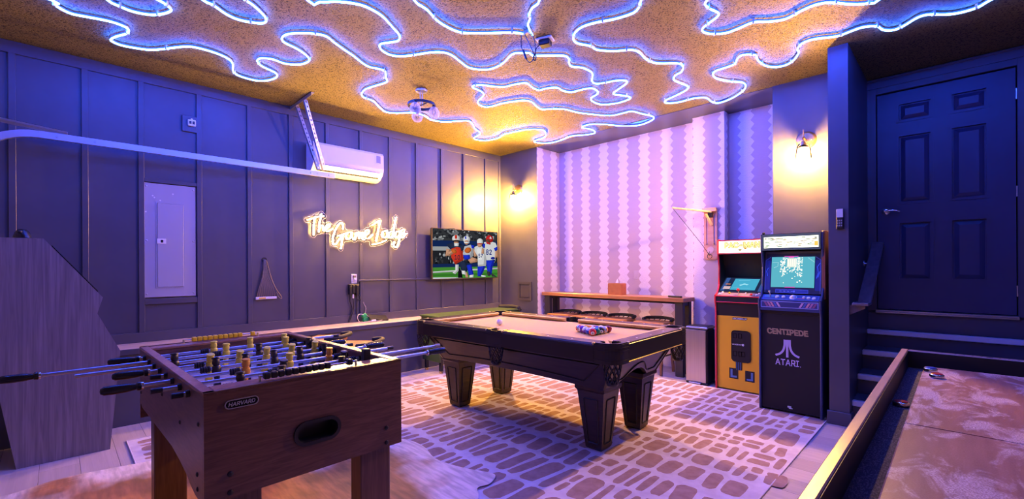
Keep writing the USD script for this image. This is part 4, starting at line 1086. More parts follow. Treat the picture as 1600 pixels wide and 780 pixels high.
def ball(n, p, rot, label, group):
    """A pool ball: solid or striped, with its number in a white disc on two sides."""
    m = trimesh.creation.icosphere(4, BR)
    v = m.vertices / BR
    col = BC.get(n if n < 9 else n - 8, (.78, .76, .70))
    c = np.tile(col, (len(v), 1)).astype(float)
    if n > 8:
        c[np.abs(v[:, 2]) > .55] = (.78, .76, .70)
    if n:
        c[np.abs(v[:, 0]) > .86] = (.80, .78, .72)
    R_ = trimesh.transformations.euler_matrix(*rot)
    m.apply_transform(R_)
    t = Thing('pool_ball' if n else 'cue_ball', label, 'pool ball', p, group=group)
    t.part('ball', m, 'ball_gloss', smooth=True, col=c)
    if n:
        s = text_shape(str(n), .0125, True)
        b_ = s.bounds
        s = affinity.translate(s, -(b_[0] + b_[2]) / 2, -(b_[1] + b_[3]) / 2)
        for sg_ in (1, -1):
            dg = trimesh.util.concatenate([ext(g, .004) for g in getattr(s, 'geoms', [s])])
            dg = place(dg, (sg_ * (BR - .0036), 0, 0), (0, sg_, 0), (0, 0, 1), (sg_, 0, 0))
            dg.apply_transform(R_)
            t.part('number', dg, 'black_gloss')


ct, stn = math.cos(.04), math.sin(.04)
order = {(0, 0): 3, (0, 1): 6, (0, 2): 8, (0, 3): 13, (0, 4): 7, (1, 0): 10, (1, 1): 14, (1, 2): 2, (1, 3): 9, (2, 0): 12, (2, 1): 5, (2, 2): 15, (3, 0): 4, (3, 1): 1, (4, 0): 11}
names = ['end ball of the row nearest the camera side', 'second', 'middle', 'fourth', 'far end ball']
B0 = np.array([-1.985, 2.865])
rb_ = random.Random(5)
for (r_, k_), n in order.items():
    lx, ly = -r_ * BR * 2.004 * .8660, (k_ + r_ * .5) * BR * 2.004
    p = (B0[0] + ct * lx - stn * ly, B0[1] + stn * lx + ct * ly, .772 + BR + .0006)
    nm = BN[n if n < 9 else n - 8]
    rot = (rb_.uniform(0, 6), rb_.uniform(-.5, .5), rb_.uniform(0, 6)) if n != 3 else (0, .25, -.95)
    ball(n, p, rot, ('solid %s pool ball number %d in the racked triangle' if n < 9 else '%s-striped pool ball number %d in the racked triangle') % (nm, n), 'racked pool balls')
ball(0, (-2.966, 2.822, .772 + BR + .0006), (0, 0, 0), 'white cue ball alone on the tan cloth', None)
# ================================================================ FOOSBALL TABLE
FL, FW, FZ = .672, .382, .88
fo = Thing('foosball_table', 'walnut foosball table with yellow and black players in the foreground', 'foosball table', (-2.482, .709, .0183), math.degrees(.024))
dz = -.0175
rodz = .842 + dz
RX = [-.487 + .1365 * i for i in range(8)]
top = FZ + dz
# end panels (across the table) with the ball return, nameplate and bolts
for s in (1, -1):
    slot = affinity.scale(Point(0, 0).buffer(1, quad_segs=8), .0, .0) if False else LineString([(-.045, .655 + dz), (.045, .655 + dz)]).buffer(.036, quad_segs=8)
    pan = sbox(-FW, .500 + dz, FW, top).difference(slot)
    ep_ = fo.part('end_panel', place(ext(pan, .022), (s * FL - (.022 if s > 0 else 0), 0, 0), (0, 1, 0), (0, 0, 1), (1, 0, 0)), 'walnut')
    xo = s * FL
    fo.part('ball_return', join(place(ext(LineString([(-.045, 0), (.045, 0)]).buffer(.048, quad_segs=8).difference(LineString([(-.045, 0), (.045, 0)]).buffer(.034, quad_segs=8)), .008), (xo - (0 if s > 0 else .008), 0, .655 + dz), (0, 1, 0), (0, 0, 1), (1, 0, 0)),
                            place(ext(LineString([(-.045, 0), (.045, 0)]).buffer(.0358, quad_segs=8).difference(LineString([(-.045, 0), (.045, 0)]).buffer(.033, quad_segs=8)), .062), (xo - (.0615 if s > 0 else .0005), 0, .655 + dz), (0, 1, 0), (0, 0, 1), (1, 0, 0)),
                            place(ext(LineString([(-.045, 0), (.045, 0)]).buffer(.0358, quad_segs=8), .003), (xo - s * .06, 0, .655 + dz), (0, 1, 0), (0, 0, 1), (1, 0, 0))), 'black_plastic', ep_, smooth=30)
    for by in (-.305, .305):
        for bz in (.585, .520):
            fo.part('bolt', sph((xo + s * .001, by, bz + dz), .010, 1, (.7, 1, 1)), 'black_metal', ep_, smooth=True)
np_ = fo.part('nameplate', place(ext(rrect(-.052, .052, -.014, .014, .013), .004), (FL, -.268, .826 + dz), (0, 1, 0), (0, 0, 1), (1, 0, 0)), 'black_gloss')
fo.part('nameplate_rim', place(ext(rrect(-.054, .054, -.016, .016, .015).difference(rrect(-.0505, .0505, -.0125, .0125, .012)), .005), (FL, -.268, .826 + dz), (0, 1, 0), (0, 0, 1), (1, 0, 0)), 'brushed', np_)
tx = text_shape('HARVARD', .013, True)
tx = affinity.skew(affinity.translate(tx, -(tx.bounds[0] + tx.bounds[2]) / 2, -.0065), 12)
tx = affinity.scale(tx, min(1, .09 / (tx.bounds[2] - tx.bounds[0])), 1)
fo.part('lettering', place(ext(tx, .0055), (FL, -.268, .826 + dz), (0, 1, 0), (0, 0, 1), (1, 0, 0)), 'panel_grey', np_)
# side panels with a curved lower edge, rod holes, rims
for s in (-1, 1):
    low = [(-FL, .585), (-.60, .566), (.15, .564), (.30, .548), (.42, .528), (.48, .510), (.545, .498), (FL, .495)]
    sp_ = Polygon([(a, b + dz) for a, b in low] + [(FL, top - .012), (-FL, top - .012)])
    sp_ = sp_.intersection(sbox(-FL + .0225, 0, FL - .0225, 2))
    side = fo.part('side_panel', prism_y(sp_, s * FW - (.022 if s > 0 else 0), s * FW + (.0 if s > 0 else .022)), 'walnut_x')
    fo.part('rim', bx(-FL, FL, s * FW - .034 * (s > 0) - .002 * (s < 0), s * FW + .002 * (s > 0) + .034 * (s < 0), top - .012, top, .002), 'walnut_rim', side)
    for bx_, bz in ((-.63, .80), (-.63, .64), (.31, .70), (-.05, .74), (.58, .58), (.585, .53), (.60, .76)):
        fo.part('bolt', sph((bx_, s * FW, bz + dz), .009, 1, (1, .6, 1)), 'black_metal', side, smooth=True)
for s in (1, -1):
    fo.part('end_rim', bx(s * FL - (.105 if s > 0 else 0), s * FL + (0 if s > 0 else .105), -FW + .035, FW - .035, top - .016, top - .002, .002), 'walnut_rim')
fo.part('playfield', bx(-FL + .0225, FL - .0225, -FW + .0225, FW - .0225, .742 + dz, .752 + dz), 'pitch')
fo.part('field_marking', join(bx(-.004, .004, -FW + .03, FW - .03, .752 + dz, .7526 + dz), tube([(.10 * math.cos(a), .10 * math.sin(a), .752 + dz) for a in np.linspace(0, 2 * PI, 32, endpoint=False)], .0015, 4, True)), 'white_plastic')
for s in (1, -1):
    fo.part('inner_wall', bx(s * (FL - .105) - .006, s * (FL - .105) + .006, -FW + .0225, FW - .0225, .752 + dz, top - .017), 'walnut')
    fo.part('goal', bx(s * (FL - .112) - .001, s * (FL - .112) + .001, -.10, .10, .753 + dz, .82 + dz), 'black_plastic')
for sx in (-1, 1):
    for sy in (-1, 1):
        fo.part('leg', bx(sx * .60 - .045, sx * .60 + .045, sy * .268 - .072, sy * .268 + .072, .0002, .56 + dz, .004), 'walnut_leg')


def handle(y, s):
    """A grip whose inner end is at y, pointing out along s."""
    prof = [(0, 0), (.013, .001), (.0165, .006), (.0165, .016), (.012, .020), (.0135, .028), (.0165, .05), (.0175, .085), (.0165, .112), (.010, .122), (0, .124)]
    m = lathe(prof, 16)
    return place(m, (0, y, 0), (1, 0, 0), (0, 0, -s), (0, s, 0))


def player(y, lean=0.0):
    """One player hanging on the rod: hat, head, shoulders, tapered trunk and foot."""
    m = join(lathe([(0, .046), (.013, .045), (.0145, .039), (.0105, .037), (.0125, .030), (.0135, .022), (.0105, .013), (.008, .010)], 14),
             lathe([(.0, .012), (.013, .010), (.0165, .001), (.0155, -.012), (.011, -.026), (.0085, -.046), (.0, -.047)], 14), hull([(x_ * w, yy * d, z_) for x_ in (-1, 1) for yy in (-1, 1) for w, d, z_ in ((.006, .008, -.040), (.008, .011, -.066), (.010, .011, -.082))]))
    m.apply_scale((1.22, 1.22, 1.12))
    m.apply_transform(trimesh.transformations.rotation_matrix(lean, (0, 1, 0)))
    m.apply_translation((0, y, 0))
    return m


FR = [  # (y near end, y far end, handle near inner y or None, handle far inner y or None, near cap, far cap, players, colour)
    (-.52, .632, -.405, None, 0, 1, (-.083, .101, .291), 'y'), (-.77, .44, -.757, None, 0, 0, (-.058, .25), 'y'), (-.655, .46, None, .43, 0, 0, (-.308, .064, .33), 'b'),
    (-.54, .523, -.425, None, 0, 1, (-.194, -.069, .055, .18, .303), 'y'), (-.434, .545, None, .535, 1, 0, (-.20, -.077, .049, .173, .304), 'b'), (-.60, .627, -.482, None, 0, 1, (-.119, .069, .263), 'o'),
    (-.47, .854, None, None, 1, 2, (-.009, .271), 'b'), (-.431, .69, None, .675, 1, 0, (-.215, -.06, .20), 'b')]
for i, (y0, y1, h0, h1, c0, c1, men, colr) in enumerate(FR):
    rp = fo.part('rod', cyl((RX[i], y0, rodz), (RX[i], y1, rodz), .0082, n=12), 'rod_steel_neon_tint', smooth=50)

    def at(m):
        m.apply_translation((RX[i], 0, rodz))
        return m
    for hy, s in ((h0, -1), (h1, 1)):
        if hy is not None:
            fo.part('handle', at(handle(hy, s)), 'black_gloss', rp, smooth=40)
            fo.part('ferrule', at(cyl((0, hy - s * .004, 0), (0, hy + s * .004, 0), .0145, n=16)), 'chrome', rp, smooth=40)
    for cy_, s, on in ((y0, -1, c0), (y1, 1, c1)):
        if on:
            fo.part('end_cap', at(join(cyl((0, cy_ - s * .03, 0), (0, cy_ + s * .006, 0), .0105, n=12))), 'black_plastic' if on == 1 else 'grey_plastic', rp, smooth=40)
    for s in (-1, 1):
        fo.part('bearing', at(join(cyl((0, s * (FW + .012), 0), (0, s * (FW - .030), 0), .0135, n=14))), 'black_plastic', rp, smooth=40)
    for k, my in enumerate(men):
        m_ = {'y': 'yellow_player', 'b': 'black_player', 'o': 'yellow_player' if k == 1 else 'orange_player'}[colr]
        lean = [.0, .12, -.08, .3, -.2, .1, .25, -.1][i]
        pp = fo.part('player', at(player(my, lean)), m_, rp, smooth=40)
    for my, s in ((men[0], -1), (men[-1], 1)):
        fo.part('bumper', at(join([cyl((0, my + s * (.026 + q * .0095), 0), (0, my + s * (.032 + q * .0095), 0), .0145, n=14) for q in range(4)] + [cyl((0, my + s * .024, 0), (0, my + s * .064, 0), .010, n=12)])), 'black_rubber', rp, smooth=40)
# scoring beads on a wire over each end
for s, m_, y0 in ((-1, 'yellow_bead', -.146), (1, 'black_plastic', -.172)):
    xb = s * (FL - .045)
    zb = top + .016
    fo.part('bead_wire', join(cyl((xb, -.20, zb), (xb, .19, zb), .003, n=8)), 'steel', smooth=50)
    for q in range(10):
        yy = y0 + q * .0258
        fo.part('bead', bx(xb - .012, xb + .012, yy - .0115, yy + .0115, zb - .0125, zb + .0125, .004), m_)
    fo.part('bead', bx(xb - .012, xb + .012, .145, .168, zb - .0125, zb + .0125, .004), m_)
    for yy in (-.195, .185):
        fo.part('wire_post', cyl((xb, yy, top - .004), (xb, yy, zb + .004), .005, n=8), 'steel', smooth=50)
fo.part('corner_block', join(bx(.47, .505, .292, .326, top - .02, top + .035, .004)), 'black_plastic')
# ================================================================ ARCADE CABINETS


def cabinet(name, label, loc, w, side_mat, trim_mat, front_mat, kick):
    """An upright cabinet facing -y: x from 0 to w, front at y = 0. Two shaped sides, a lower front, control deck, screen well and lit marquee box."""
    t = Thing(name, label, 'arcade cabinet', loc)
    prof = [(0, 0), (0, .86), (-.022, .925), (-.022, .985), (.045, 1.02), (.085, 1.10), (.10, 1.28), (.075, 1.40), (.06, 1.43), (.06, 1.565), (.10, 1.578), (.47, 1.578), (.47, 0)]
    for s, x0 in ((0, 0), (1, w - .016)):
        sd = t.part('side_panel', prism_x(prof, x0, x0 + .016), side_mat)
        xm = x0 + .008
        t.part('edge_trim', join([cyl((xm, *a), (xm, *b), .0095, n=6) for a, b in zip(prof[:11], prof[1:11])]), trim_mat, sd)
    fp = t.part('front_panel', bx(.0165, w - .0165, .012, .026, .012, kick), front_mat)
    t.part('upper_front', hull([(x_, y_, z_) for x_ in (.0165, w - .0165) for y_, z_ in ((.012, kick + .001), (.024, kick + .001), (-.012, .925), (.02, .93))]), 'cab_black')
    t.part('back_panel', bx(.0165, w - .0165, .455, .469, .01, 1.57), 'cab_black')
    t.part('top_panel', bx(.0165, w - .0165, .105, .455, 1.562, 1.576), 'cab_black')
    return t


def tilted(o, ex, ey):
    """Frame of a tilted face: origin, u, v, outward normal."""
    ex, ey = np.array(ex, float), np.array(ey, float)
    ex, ey = ex / np.linalg.norm(ex), ey / np.linalg.norm(ey)
    return np.array(o, float), ex, ey, np.cross(ex, ey)


def slab(F, x0, x1, v0, v1, d0, d1, b=.0):
    o, ex, ey, n = F
    return place(bx(x0, x1, v0, v1, d0, d1, b), o, ex, ey, n)


def logo(shape, F, x, v, lift, depth=.0012):
    o, ex, ey, n = F
    b_ = shape.bounds
    s = affinity.translate(shape, x - (b_[0] + b_[2]) / 2, v - (b_[1] + b_[3]) / 2)
    return place(ext(s, depth), o + n * lift, ex, ey, n)


# ---- the yellow one
W1 = .462
pc = cabinet('arcade_cabinet', 'yellow-fronted arcade cabinet with red edging, left of the black one', (-1.856, 4.945, .0005), W1, 'cab_black', 'cab_red', 'cab_yellow', .775)
Fm = tilted((.0165, .063, 1.435), (1, 0, 0), (0, .0, 1))
mw = W1 - .033
Ls = [((.95, .93, .74), sbox(0, 0, mw, .128))]
word = text_shape('PAC-MAN', .052, True)
word = affinity.scale(word, .34 / (word.bounds[2] - word.bounds[0]), 1)
word = affinity.translate(word, mw * .54 - (word.bounds[0] + word.bounds[2]) / 2, .052 - word.bounds[1])
Ls += [((.20, .13, .02), word.buffer(.0045)), ((.95, .80, .22), word), ((.16, .10, .03), affinity.scale(Point(mw * .50, .030).buffer(.016), 1, .55)), ((.35, .18, .03), affinity.scale(Point(mw * .62, .045).buffer(.012), 1, .7)), ((.4, .5, .8), Point(.012, .11).buffer(.004))]
ms, cc = paint(Ls, *Fm)
mq = pc.part('marquee', ms, 'marquee_glow', col=cc)
pc.part('marquee_box', bx(.0165, W1 - .0165, .0645, .30, 1.430, 1.5615), 'cab_black')
pc.part('marquee_trim', join(bx(.0165, W1 - .0165, .056, .066, 1.424, 1.434), bx(.0165, W1 - .0165, .056, .066, 1.5625, 1.572)), 'cab_red')
pc.part('bezel_back', hull([(x_, y_, z_) for x_ in (.0165, W1 - .0165) for y_, z_ in ((.16, 1.429), (.28, 1.17), (.30, 1.17), (.20, 1.429))]), 'cab_black')
pc.part('speaker_hole', cyl((.23, .21, 1.33), (.23, .214, 1.33), .02, n=16), 'black_gloss')
Fs = tilted((.0165, .055, 1.035), (1, 0, 0), (0, .225, .135))
pc.part('screen_well', slab(Fs, 0, mw, -.02, .275, -.02, -.001), 'cab_black')
Ls = [((.012, .02, .06), sbox(0, -.01, mw, .262)), (srgb(52, 80, 140), sbox(.012, .0, .052, .255)), (srgb(52, 80, 140), sbox(mw - .05, 0, mw - .012, .255)), (srgb(200, 170, 180), sbox(.03, .03, .10, .085)), (srgb(66, 160, 190), sbox(.105, .02, mw - .08, .238)),
      (srgb(120, 196, 214), LineString([(.15, .20), (.26, .20)]).buffer(.002)), (srgb(150, 210, 224), unary_union([LineString([(.19, .10), (.22, .14), (.25, .12)]).buffer(.007), LineString([(.18, .12), (.26, .13)]).buffer(.004)])), (srgb(120, 196, 214), LineString([(.13, .06), (.30, .05)]).buffer(.0015)), (srgb(210, 120, 80), sbox(.035, .12, .085, .135))]
ms, cc = paint(Ls, *Fs)
pc.part('screen', ms, 'screen_arcade', col=cc)
Fd = tilted((.0165, -.018, .985), (1, 0, 0), (0, .075, .042))
dk = pc.part('control_deck', join(slab(Fd, 0, mw, 0, .088, -.02, 0)), 'deck_brown')
ms, cc = paint([((.30, .22, .22), sbox(.01, .008, mw - .01, .080)), ((.5, .35, .1), sbox(.015, .012, .12, .016)), ((.5, .35, .1), sbox(mw - .12, .012, mw - .015, .016))], *Fd)
pc.part('deck_print', ms, 'print_flat', dk, col=cc)
pc.part('lip', bx(.0165, W1 - .0165, -.0205, .0, .925, .986), 'cab_black')
pc.part('lip_trim', bx(.0165, W1 - .0165, -.029, -.0205, .915, .927, .003), 'cab_red')
pc.part('lip_trim', bx(.0165, W1 - .0165, -.029, -.0205, .977, .988, .003), 'cab_red')
for bx_, bv, c_, r_ in ((.03, .03, 'ctrl_white', .010), (.05, .06, 'ctrl_white', .010), (.12, .055, 'ctrl_yellow', .009), (.28, .055, 'ctrl_white', .008), (.335, .035, 'ctrl_red', .010), (.385, .03, 'ctrl_white', .010), (.405, .055, 'ctrl_white', .009)):
    o, ex, ey, n = Fd
    p = o + ex * bx_ + ey * bv
    pc.part('button', join(cyl(p, p + n * .006, r_ * 1.25, n=14), cyl(p, p + n * .011, r_, n=14)), c_, dk, smooth=40)
o, ex, ey, n = Fd
p = o + ex * .215 + ey * .045
pc.part('joystick', join(cyl(p, p + n * .045, .004, n=8)), 'steel', dk, smooth=40)
pc.part('joystick_ball', sph(p + n * .052, .0155), 'ctrl_red', dk, smooth=True)
Ff = tilted((0, .012, 0), (1, 0, 0), (0, 0, 1))
pf = pc.path + '/front_panel'
s_ = text_shape('ARCADE1UP', .017, True)
pc.part('badge', logo(s_.buffer(.0035), Ff, W1 * .52, .752, 0), 'cab_black', pf)
pc.part('badge_lettering', logo(s_, Ff, W1 * .52, .752, .0012), 'ctrl_white', pf)
cd = pc.part('coin_door', place(ext(rrect(.165, .345, .305, .625, .03), .010), (0, .012, 0), (1, 0, 0), (0, 0, 1), (0, -1, 0)), 'cab_black')
pc.part('coin_door_rim', place(ext(rrect(.160, .340, .310, .630, .033).difference(rrect(.168, .348, .302, .622, .028)), .012), (0, .012, 0), (1, 0, 0), (0, 0, 1), (0, -1, 0)), 'black_gloss', cd)
for a, b_ in ((.195, .575), (.245, .575), (.195, .39), (.245, .39), (.275, .39)):
    pc.part('coin_slot', place(ext(sbox(a - .018, b_ - .025, a + .018, b_ + .025).difference(sbox(a - .013, b_ - .02, a + .013, b_ + .02)), .013), (0, .012, 0), (1, 0, 0), (0, 0, 1), (0, -1, 0)), 'black_gloss', cd)
s_ = text_shape('ARCADE1UP', .012, True)
pc.part('coin_lettering', logo(s_, Ff, .212, .485, .010), 'ctrl_white', cd)
pc.part('coin_knob', place(lathe([(0, .006), (.011, .005), (.012, 0), (0, 0)], 14), (.275, .002, .485), (1, 0, 0), (0, 0, 1), (0, -1, 0)), 'ctrl_white', cd, smooth=40)
# the printed blue maze brackets and black stripes
br = [((.012, .012, .018), sbox(.135, .125, .225, .235)), ((.10, .22, .50), sbox(.148, .138, .168, .222)), ((.10, .22, .50), sbox(.148, .138, .21, .158)), ((.012, .012, .018), sbox(.29, .115, .38, .225)), ((.10, .22, .50), sbox(.345, .128, .365, .212)), ((.10, .22, .50), sbox(.305, .128, .365, .146)), ((.012, .012, .018), sbox(.20, .22, .262, .342)), ((.05, .14, .34), sbox(.208, .22, .215, .342)), ((.05, .14, .34), sbox(.226, .22, .233, .342)), ((.05, .14, .34), sbox(.244, .22, .251, .342))]
ms, cc = paint(br, *Ff)
pc.part('front_print', ms, 'print_flat', pf, col=cc)

# ---- the black one
W2 = .482
ce = cabinet('arcade_cabinet', 'black arcade cabinet with a large lit screen beside the partition', (-1.300, 4.494, .0104), W2, 'cab_blue_dark', 'cab_blue_dark', 'cab_black', .86)
mw = W2 - .033
Fm = tilted((.030, .055, 1.447), (1, 0, 0), (0, 0, 1))
Ls = [((.92, .95, .70), sbox(0, 0, mw - .027, .10))]
rm_ = random.Random(4)
for _ in range(60):
    a, b_ = rm_.uniform(.015, mw - .045), rm_.uniform(.01, .088)
    Ls.append((rm_.choice([(.24, .26, .18), (.30, .24, .18), (.22, .28, .22), (.34, .30, .22)]), affinity.scale(Point(a, b_).buffer(rm_.uniform(.003, .010)), rm_.uniform(1, 2.6), .6)))
Ls += [((.55, .30, .06), sbox(mw - .055, .012, mw - .030, .05)), ((.2, .2, .18), sbox(mw - .052, .068, mw - .036, .088)), ((.15, .13, .1), sbox(.012, .084, .028, .088)), ((.2, .2, .15), sbox(.06, .082, .082, .09))]
ms, cc = paint(Ls, *Fm)
ce.part('marquee', ms, 'marquee_glow', col=cc)
ce.part('marquee_frame', place(ext(sbox(-.0135, -.020, mw - .0135, .122).difference(sbox(0, 0, mw - .027, .10)), .012), (.030, .0555, 1.447), (1, 0, 0), (0, 0, 1), (0, -1, 0)), 'marquee_frame_green')
ce.part('marquee_box', bx(.0165, W2 - .0165, .056, .30, 1.428, 1.5615), 'cab_black')
ce.part('side_edge', bx(W2 - .0155, W2 + .010, .075, .46, 1.0, 1.585, .002), 'cab_orange_brown')
ce.part('corner_knob', sph((.02, .075, 1.583), .012, 1), 'cab_black', smooth=True)
Fs = tilted((.0165, .075, 1.040), (1, 0, 0), (0, .06, .375))
ce.part('bezel', slab(Fs, 0, mw, 0, .385, -.02, -.0005), 'cab_black')
bz = [((.10, .11, .13), sbox(.004, .004, mw - .004, .381)), ((.03, .04, .07), sbox(.018, .0, mw - .018, .36)), ((.03, .06, .22), sbox(.010, .03, .050, .30)), ((.03, .06, .22), sbox(mw - .050, .03, mw - .010, .30)), ((.16, .26, .62), LineString([(.012, .03), (.012, .30), (.052, .33)]).buffer(.002)), ((.16, .26, .62), LineString([(mw - .012, .03), (mw - .012, .30), (mw - .052, .33)]).buffer(.002)),
      ((.10, .35, .80), unary_union([LineString([(mw - .040, .14), (mw - .028, .19), (mw - .036, .24), (mw - .018, .27)]).buffer(.003), LineString([(mw - .030, .15), (mw - .016, .20)]).buffer(.003), LineString([(.03, .16), (.02, .20), (.034, .23)]).buffer(.003)])), ((.05, .10, .30), sbox(.10, .006, mw - .10, .036)), ((.20, .35, .75), LineString([(.10, .006), (mw - .10, .006), (mw - .10, .036), (.10, .036), (.10, .006)]).buffer(.0016)), ((.30, .45, .80), unary_union([sbox(.13 + .03 * q, .018, .148 + .03 * q, .024) for q in range(4)] + [Point(mw / 2 + .02, .021).buffer(.008)]))]
ms, cc = paint(bz, *Fs)
ce.part('bezel_art', ms, 'print_flat', ce.path + '/bezel', col=cc)
sc0, sc1, v0, v1 = .060, mw - .055, .055, .330
Ls = [(srgb(84, 166, 184), sbox(sc0, v0, sc1, v1))]
cx_ = (sc0 + sc1) / 2 - .012
rs_ = random.Random(9)
Ls += [(srgb(214, 60, 170), sbox(cx_ - .055, v1 + .002, cx_ + .055, v1 + .008)), (srgb(236, 120, 196), sbox(cx_ - .02, v1 - .010, cx_ + .02, v1 - .001)), (srgb(214, 60, 170), sbox(cx_ - .045, v0 - .002, cx_ + .035, v0 + .005))]
Ls.append((srgb(206, 216, 206), sbox(cx_ - .032, v1 - .095, cx_ + .040, v1 - .012)))
Ls.append((srgb(246, 246, 226), unary_union([sbox(cx_ - .026 + .015 * q, v1 - .085, cx_ - .017 + .015 * q, v1 - .022) for q in range(5)])))
dots = []
for q in range(110):
    a = rs_.uniform(-.085, .09)
    b_ = v1 - .01 - abs(rs_.gauss(0, .115))
    if b_ < v0 + .012 or (abs(a) < .03 and b_ > v1 - .1):
        continue
    if b_ < v0 + .07 and abs(a) < .02:
        continue
    r_ = rs_.uniform(.003, .0058)
    dots.append(sbox(cx_ + a - r_, b_ - r_, cx_ + a + r_, b_ + r_))
for a in (-.062, -.050, .054, .066, .084):
    for q in range(15):
        if rs_.random() < .8:
            dots.append(sbox(cx_ + a - .0042, v1 - .014 - q * .0115, cx_ + a + .0042, v1 - .006 - q * .0115))
Ls.append((srgb(242, 246, 232), unary_union(dots)))
Ls.append((srgb(190, 222, 226), unary_union([LineString([(sc0 + .01, v1 - .05), (sc0 + .055, v1 - .05), (sc0 + .05, v1 - .085), (sc0 + .02, v1 - .10)]).buffer(.0012), LineString([(sc1 - .05, v1 - .01), (sc1 - .002, v1 - .05)]).buffer(.0012)])))
ms, cc = paint(Ls, Fs[0] + Fs[3] * .005, *Fs[1:], .0003)
ce.part('screen', ms, 'screen_arcade', col=cc)
Fd = tilted((.0165, -.018, .985), (1, 0, 0), (0, .09, .048))
dk = ce.part('control_deck', slab(Fd, 0, mw, 0, .10, -.02, 0), 'cab_blue_dark')
ms, cc = paint([((.05, .10, .30), sbox(.008, .006, mw - .008, .095)), ((.14, .22, .55), LineString([(.015, .012), (mw - .015, .012), (mw - .015, .085), (.015, .085), (.015, .012)]).buffer(.0016)), ((.10, .30, .45), sbox(.02, .05, .10, .08)), ((.45, .12, .30), sbox(.28, .03, .34, .045))], *Fd)
ce.part('deck_print', ms, 'print_flat', dk, col=cc)
o, ex, ey, n = Fd
for bx_, bv, r_ in ((.125, .05, .014), (.175, .05, .013), (.365, .045, .013), (.405, .04, .013), (.33, .052, .010)):
    p = o + ex * bx_ + ey * bv
    ce.part('button', join(cyl(p, p + n * .006, r_ * 1.2, n=14), cyl(p, p + n * .012, r_, n=14)), 'ctrl_white', dk, smooth=40)
p = o + ex * .25 + ey * .05
ce.part('trackball', join(sph(p + n * .004, .022), cyl(p, p + n * .004, .030, n=20)), 'ctrl_white', dk, smooth=40)
p = o + ex * .07 + ey * .055
ce.part('joystick', join(cyl(p, p + n * .05, .0045, n=8), sph(p + n * .055, .011, 1)), 'steel', dk, smooth=True)
Fl = tilted((.0165, -.0205, .905), (1, 0, 0), (0, 0, 1))
lp = ce.part('lip', bx(.0165, W2 - .0165, -.0195, .0, .892, .986), 'cab_blue_dark')
st_ = [((.10, .14, .36), sbox(.004, .012, mw - .004, .072)), ((.40, .46, .70), LineString([(.008, .016), (mw - .008, .016), (mw - .008, .068), (.008, .068), (.008, .016)]).buffer(.0022)), ((.05, .06, .16), sbox(.016, .022, mw - .016, .062))]
for s in (1, -1):
    for q, c_ in enumerate(((.35, .12, .20), (.55, .25, .35), (.75, .35, .35), (.10, .16, .45), (.70, .45, .55))):
        x_ = mw / 2 + s * (-mw / 2 + .03 + q * .024)
        st_.append((c_, Polygon([(x_, .062), (x_ + .017 * 1, .062), (x_ + .017 + s * .022, .022), (x_ + s * .022, .022)])))
ms, cc = paint(st_, Fl[0] + np.array([0, .0, 0]), *Fl[1:])
ce.part('lip_print', ms, 'print_flat', lp, col=cc)
Ff = tilted((0, .012, 0), (1, 0, 0), (0, 0, 1))
cf = ce.path + '/front_panel'
s_ = affinity.skew(text_shape('CENTIPEDE', .045, True), -6)
s_ = affinity.scale(s_, .315 / (s_.bounds[2] - s_.bounds[0]), 1)
ce.part('title_lettering', logo(s_.buffer(.0022), Ff, W2 * .46, .705, 0), 'logo_gold', cf)
fj = unary_union([sbox(-.010, 0, .010, .155)] + [LineString(spline([(s * .019, .155), (s * .021, .10), (s * .034, .055), (s * .060, .026), (s * .092, .012)], 6)).buffer(.0088, cap_style=2) for s in (-1, 1)])
ce.part('maker_emblem', logo(fj, Ff, W2 * .46, .56, 0), 'logo_lilac', cf)
s_ = text_shape('ATARI', .052, True)
s_ = affinity.scale(s_, .182 / (s_.bounds[2] - s_.bounds[0]), 1)
ce.part('maker_lettering', logo(s_, Ff, W2 * .455, .438, 0), 'logo_lilac', cf)
ce.part('lettering_dot', logo(Point(0, 0).buffer(.004), Ff, W2 * .455 + .102, .414, 0), 'logo_lilac', cf)
ce.part('small_badge', join(bx(.222, .252, .008, .0125, .045, .06, .002), bx(.232, .262, .008, .0125, .036, .045, .002)), 'ctrl_white', cf)

# ---- the grey woodgrain one at the far left
gc = Thing('arcade_pedestal', 'grey woodgrain arcade pedestal cut by the left edge of the frame', 'arcade cabinet', (-4.358, 0, 0))
pf_ = [(-.195, 0), (-.263, .455), (-.30, .70), (-.43, .93), (-.45, 1.10), (-.45, 1.507), (-.066, 1.507), (.228, 1.097), (.198, .984), (.321, .703), (.262, 0)]
for x0 in (-.018, -.52):
    gc.part('side_panel', prism_x(pf_, x0, x0 + .018), 'grey_grain')
inner = Polygon(pf_).buffer(-.006)
gc.part('front_panel', prism_x(inner.intersection(sbox(-.6, .012, .6, .70)), -.5015, -.0185), 'cab_black')
gc.part('upper_body', prism_x(inner.intersection(sbox(-.6, .7005, .6, 1.6)), -.5015, -.0185), 'black_plastic')
F_ = tilted((-.0185, .30, .735), (-1, 0, 0), (0, -.123, .281))
gc.part('control_panel', slab(F_, .0, .48, .0, .26, .0, .004), 'black_gloss')
o, ex, ey, n = F_
for bx_ in (.10, .34):
    p = o + ex * bx_ + ey * .12 + n * .004
    for q in range(6):
        p2 = p + ex * (.05 + .03 * (q % 3)) + ey * (.03 * (q // 3) - .01)
        gc.part('button', cyl(p2, p2 + n * .006, .011, n=12), 'black_plastic', smooth=40)
F_ = tilted((-.0185, .226, 1.105), (-1, 0, 0), (0, -.294, .41))
gc.part('screen_glass', slab(F_, .03, .455, .04, .44, .0, .004), 'black_gloss')
kb = Thing('speaker', 'small rounded black speaker on top of the grey woodgrain pedestal', 'speaker', (-4.43, -.165, 1.507))
